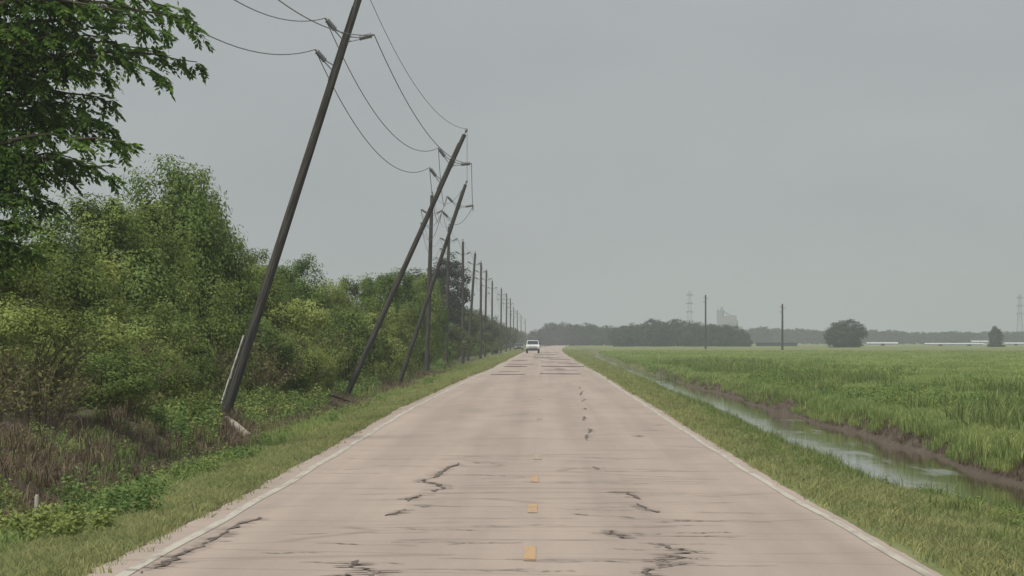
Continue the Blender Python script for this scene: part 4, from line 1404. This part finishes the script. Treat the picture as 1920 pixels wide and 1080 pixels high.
def shed(x0, x1, ytop, d, label, wall, roof, ridge=.5):
    a = PX(x0, ytop, d); c = PX(x1, ytop, d)
    h = a.z; w = c.x - a.x; dep = 9.0
    root = empty('farm_shed', ((a.x + c.x) / 2, d, 0)); tag(root, label, 'shed')
    b = MB(); b.box((0, 0, (h - ridge) / 2), (w, dep, h - ridge)); b.build('wall', wall, root)
    b = MB(); e = h - ridge
    b.add([(-w / 2 - .3, -dep / 2 - .4, e - .05), (w / 2 + .3, -dep / 2 - .4, e - .05), (w / 2 + .3, 0, h), (-w / 2 - .3, 0, h), (-w / 2 - .3, dep / 2 + .4, e - .05), (w / 2 + .3, dep / 2 + .4, e - .05)],
          [(0, 1, 2, 3), (3, 2, 5, 4), (0, 3, 4), (1, 5, 2), (0, 4, 5, 1)])
    b.build('roof', roof, root)
    n = max(1, int(w / 9))
    for i in range(n):
        b = MB(); b.box((-w / 2 + w * (i + .5) / n, -dep / 2 - .02, (e) * .4), (1.6, .06, e * .8)); b.build('door', M['opening'], root)
shed(1418, 1494, 640.5, 1900, 'long low dark shed behind the lone field pole', M['dark_roof'], M['dark_roof'], .4)
shed(1626, 1682, 641.5, 2100, 'short white shed just right of the round tree', M['white_shed'], M['white_shed'], .5)
shed(1735, 1842, 643, 2000, 'longest white shed between the round tree and the dark bush', M['white_shed'], M['white_shed'], .4)
shed(1822, 1854, 638.5, 2350, 'small white shed against the far trees behind the long white shed', M['white_shed'], M['white_shed'], .5)
shed(1884, 1922, 642, 2250, 'white shed right of the dark bush by the frame edge', M['white_shed'], M['white_shed'], .5)

def far_tree(x, ytop, d, wid_px, label, group=None, name='far_tree', k=None):
    p = PX(x, ytop, d)
    w = wid_px * d / F
    return plant(name, FARC[random.randrange(4) if k is None else k], (p.x, d, -.6), w / 8.0, (p.z + .6) / 9.1, label, 'tree', group)
far_tree(1588, 600, 1500, 80, 'large round lone tree at the far side of the field', k=1)
far_tree(1574, 612, 1490, 50, 'lower tree merging into the side of the large round tree', k=2)
far_tree(1867, 612, 1700, 26, 'narrow dark tree in front of the white sheds', k=3)
far_tree(1866, 640, 1650, 32, 'low dark bush at the foot of the narrow tree', k=0)
# belts of trees
for i, (x, y, w) in enumerate([(1012, 618, 44), (1034, 606, 46), (1056, 606, 44), (1078, 609, 44), (1098, 607, 46), (1118, 611, 42), (1138, 611, 44), (1152, 615, 34)]):
    far_tree(x, y, 2150 + 30 * (i % 3), w * 1.2, ['first', 'second', 'third', 'fourth', 'fifth', 'sixth', 'seventh', 'eighth'][i] + ' grey tree of the hazy belt, counted from the road end', 'trees of the belt near the road end')
for i, (x, y, w) in enumerate([(1166, 612, 40), (1186, 608, 48), (1206, 609, 44), (1228, 599, 52), (1250, 606, 42), (1272, 599, 54), (1294, 604, 46), (1312, 606, 44), (1334, 608, 44), (1354, 609, 42), (1374, 612, 40), (1388, 622, 32), (1398, 634, 24)]):
    far_tree(x, y, 1750 + 30 * (i % 3), w * 1.25, ['first', 'second', 'third', 'fourth', 'fifth', 'sixth', 'seventh', 'eighth', 'ninth', 'tenth', 'eleventh', 'twelfth', 'last'][i] + ' dark tree of the middle belt, counted from the road side', 'trees of the middle belt')
n = 0
far_objs = []
def far_wood():
    """a wood on the horizon that reads as one mass"""
    V, Q, T = [], [], []
    o = 0
    r = np.random.default_rng(77)
    src = []
    for c, _ in FARC:
        v = np.empty(len(c.vertices) * 3, np.float32); c.vertices.foreach_get('co', v)
        src.append(v.reshape(-1, 3)[:len(v) // 3 // 4 * 4])
    x = 1385.0
    while x < 2000:
        d = r.uniform(3000, 3250)
        yt = float(np.interp(x, [1380, 1400, 1430, 1480, 1530, 1640, 1700, 1920], [622, 613, 614, 616, 617, 620, 621, 622])) + r.uniform(-1.5, 3)
        p = PX(x, yt, d)
        v = src[r.integers(4)]
        n4 = len(v) // 4
        sel = r.permutation(n4)[:n4 // 3]
        v = v.reshape(-1, 4, 3)[sel].copy()
        cen = v.mean(1, keepdims=True)
        v = cen + (v - cen) * 2.0
        v = v.reshape(-1, 3) * np.array([1.9, 1.3, p.z / 9.1]) + np.array([p.x, d, 0])
        V.append(v); Q.append(np.arange(len(v)).reshape(-1, 4) + o); T.append(np.repeat(np.clip(r.normal(.5, .2, len(v) // 4), 0, 1), 4)); o += len(v)
        x += r.uniform(14, 22)
    me = np_mesh('distant_wood', np.concatenate(V), np.concatenate(Q), M['leaf_far'], np.concatenate(T))
    tag(link('distant_wood', me), 'pale blue-grey line of woods along the horizon', kind='stuff')
far_wood()

# ------------------------------------------------------------------ the hazy air
def haze():
    b = MB()
    b.box((0, 2370, 28.5), (3400, 5260, 61))
    t = bpy.data.materials.new('haze')
    t.use_nodes = True
    nt = t.node_tree
    for n in list(nt.nodes):
        nt.nodes.remove(n)
    o = nt.nodes.new('ShaderNodeOutputMaterial')
    v = nt.nodes.new('ShaderNodeVolumePrincipled')
    v.inputs['Color'].default_value = (0.80, 0.85, 0.90, 1)
    v.inputs['Density'].default_value = 0.00020
    v.inputs['Anisotropy'].default_value = 0.0
    nt.links.new(v.outputs[0], o.inputs['Volume'])
    tag(b.build('haze', t), 'thin grey humid haze over the fields', kind='stuff')
haze()
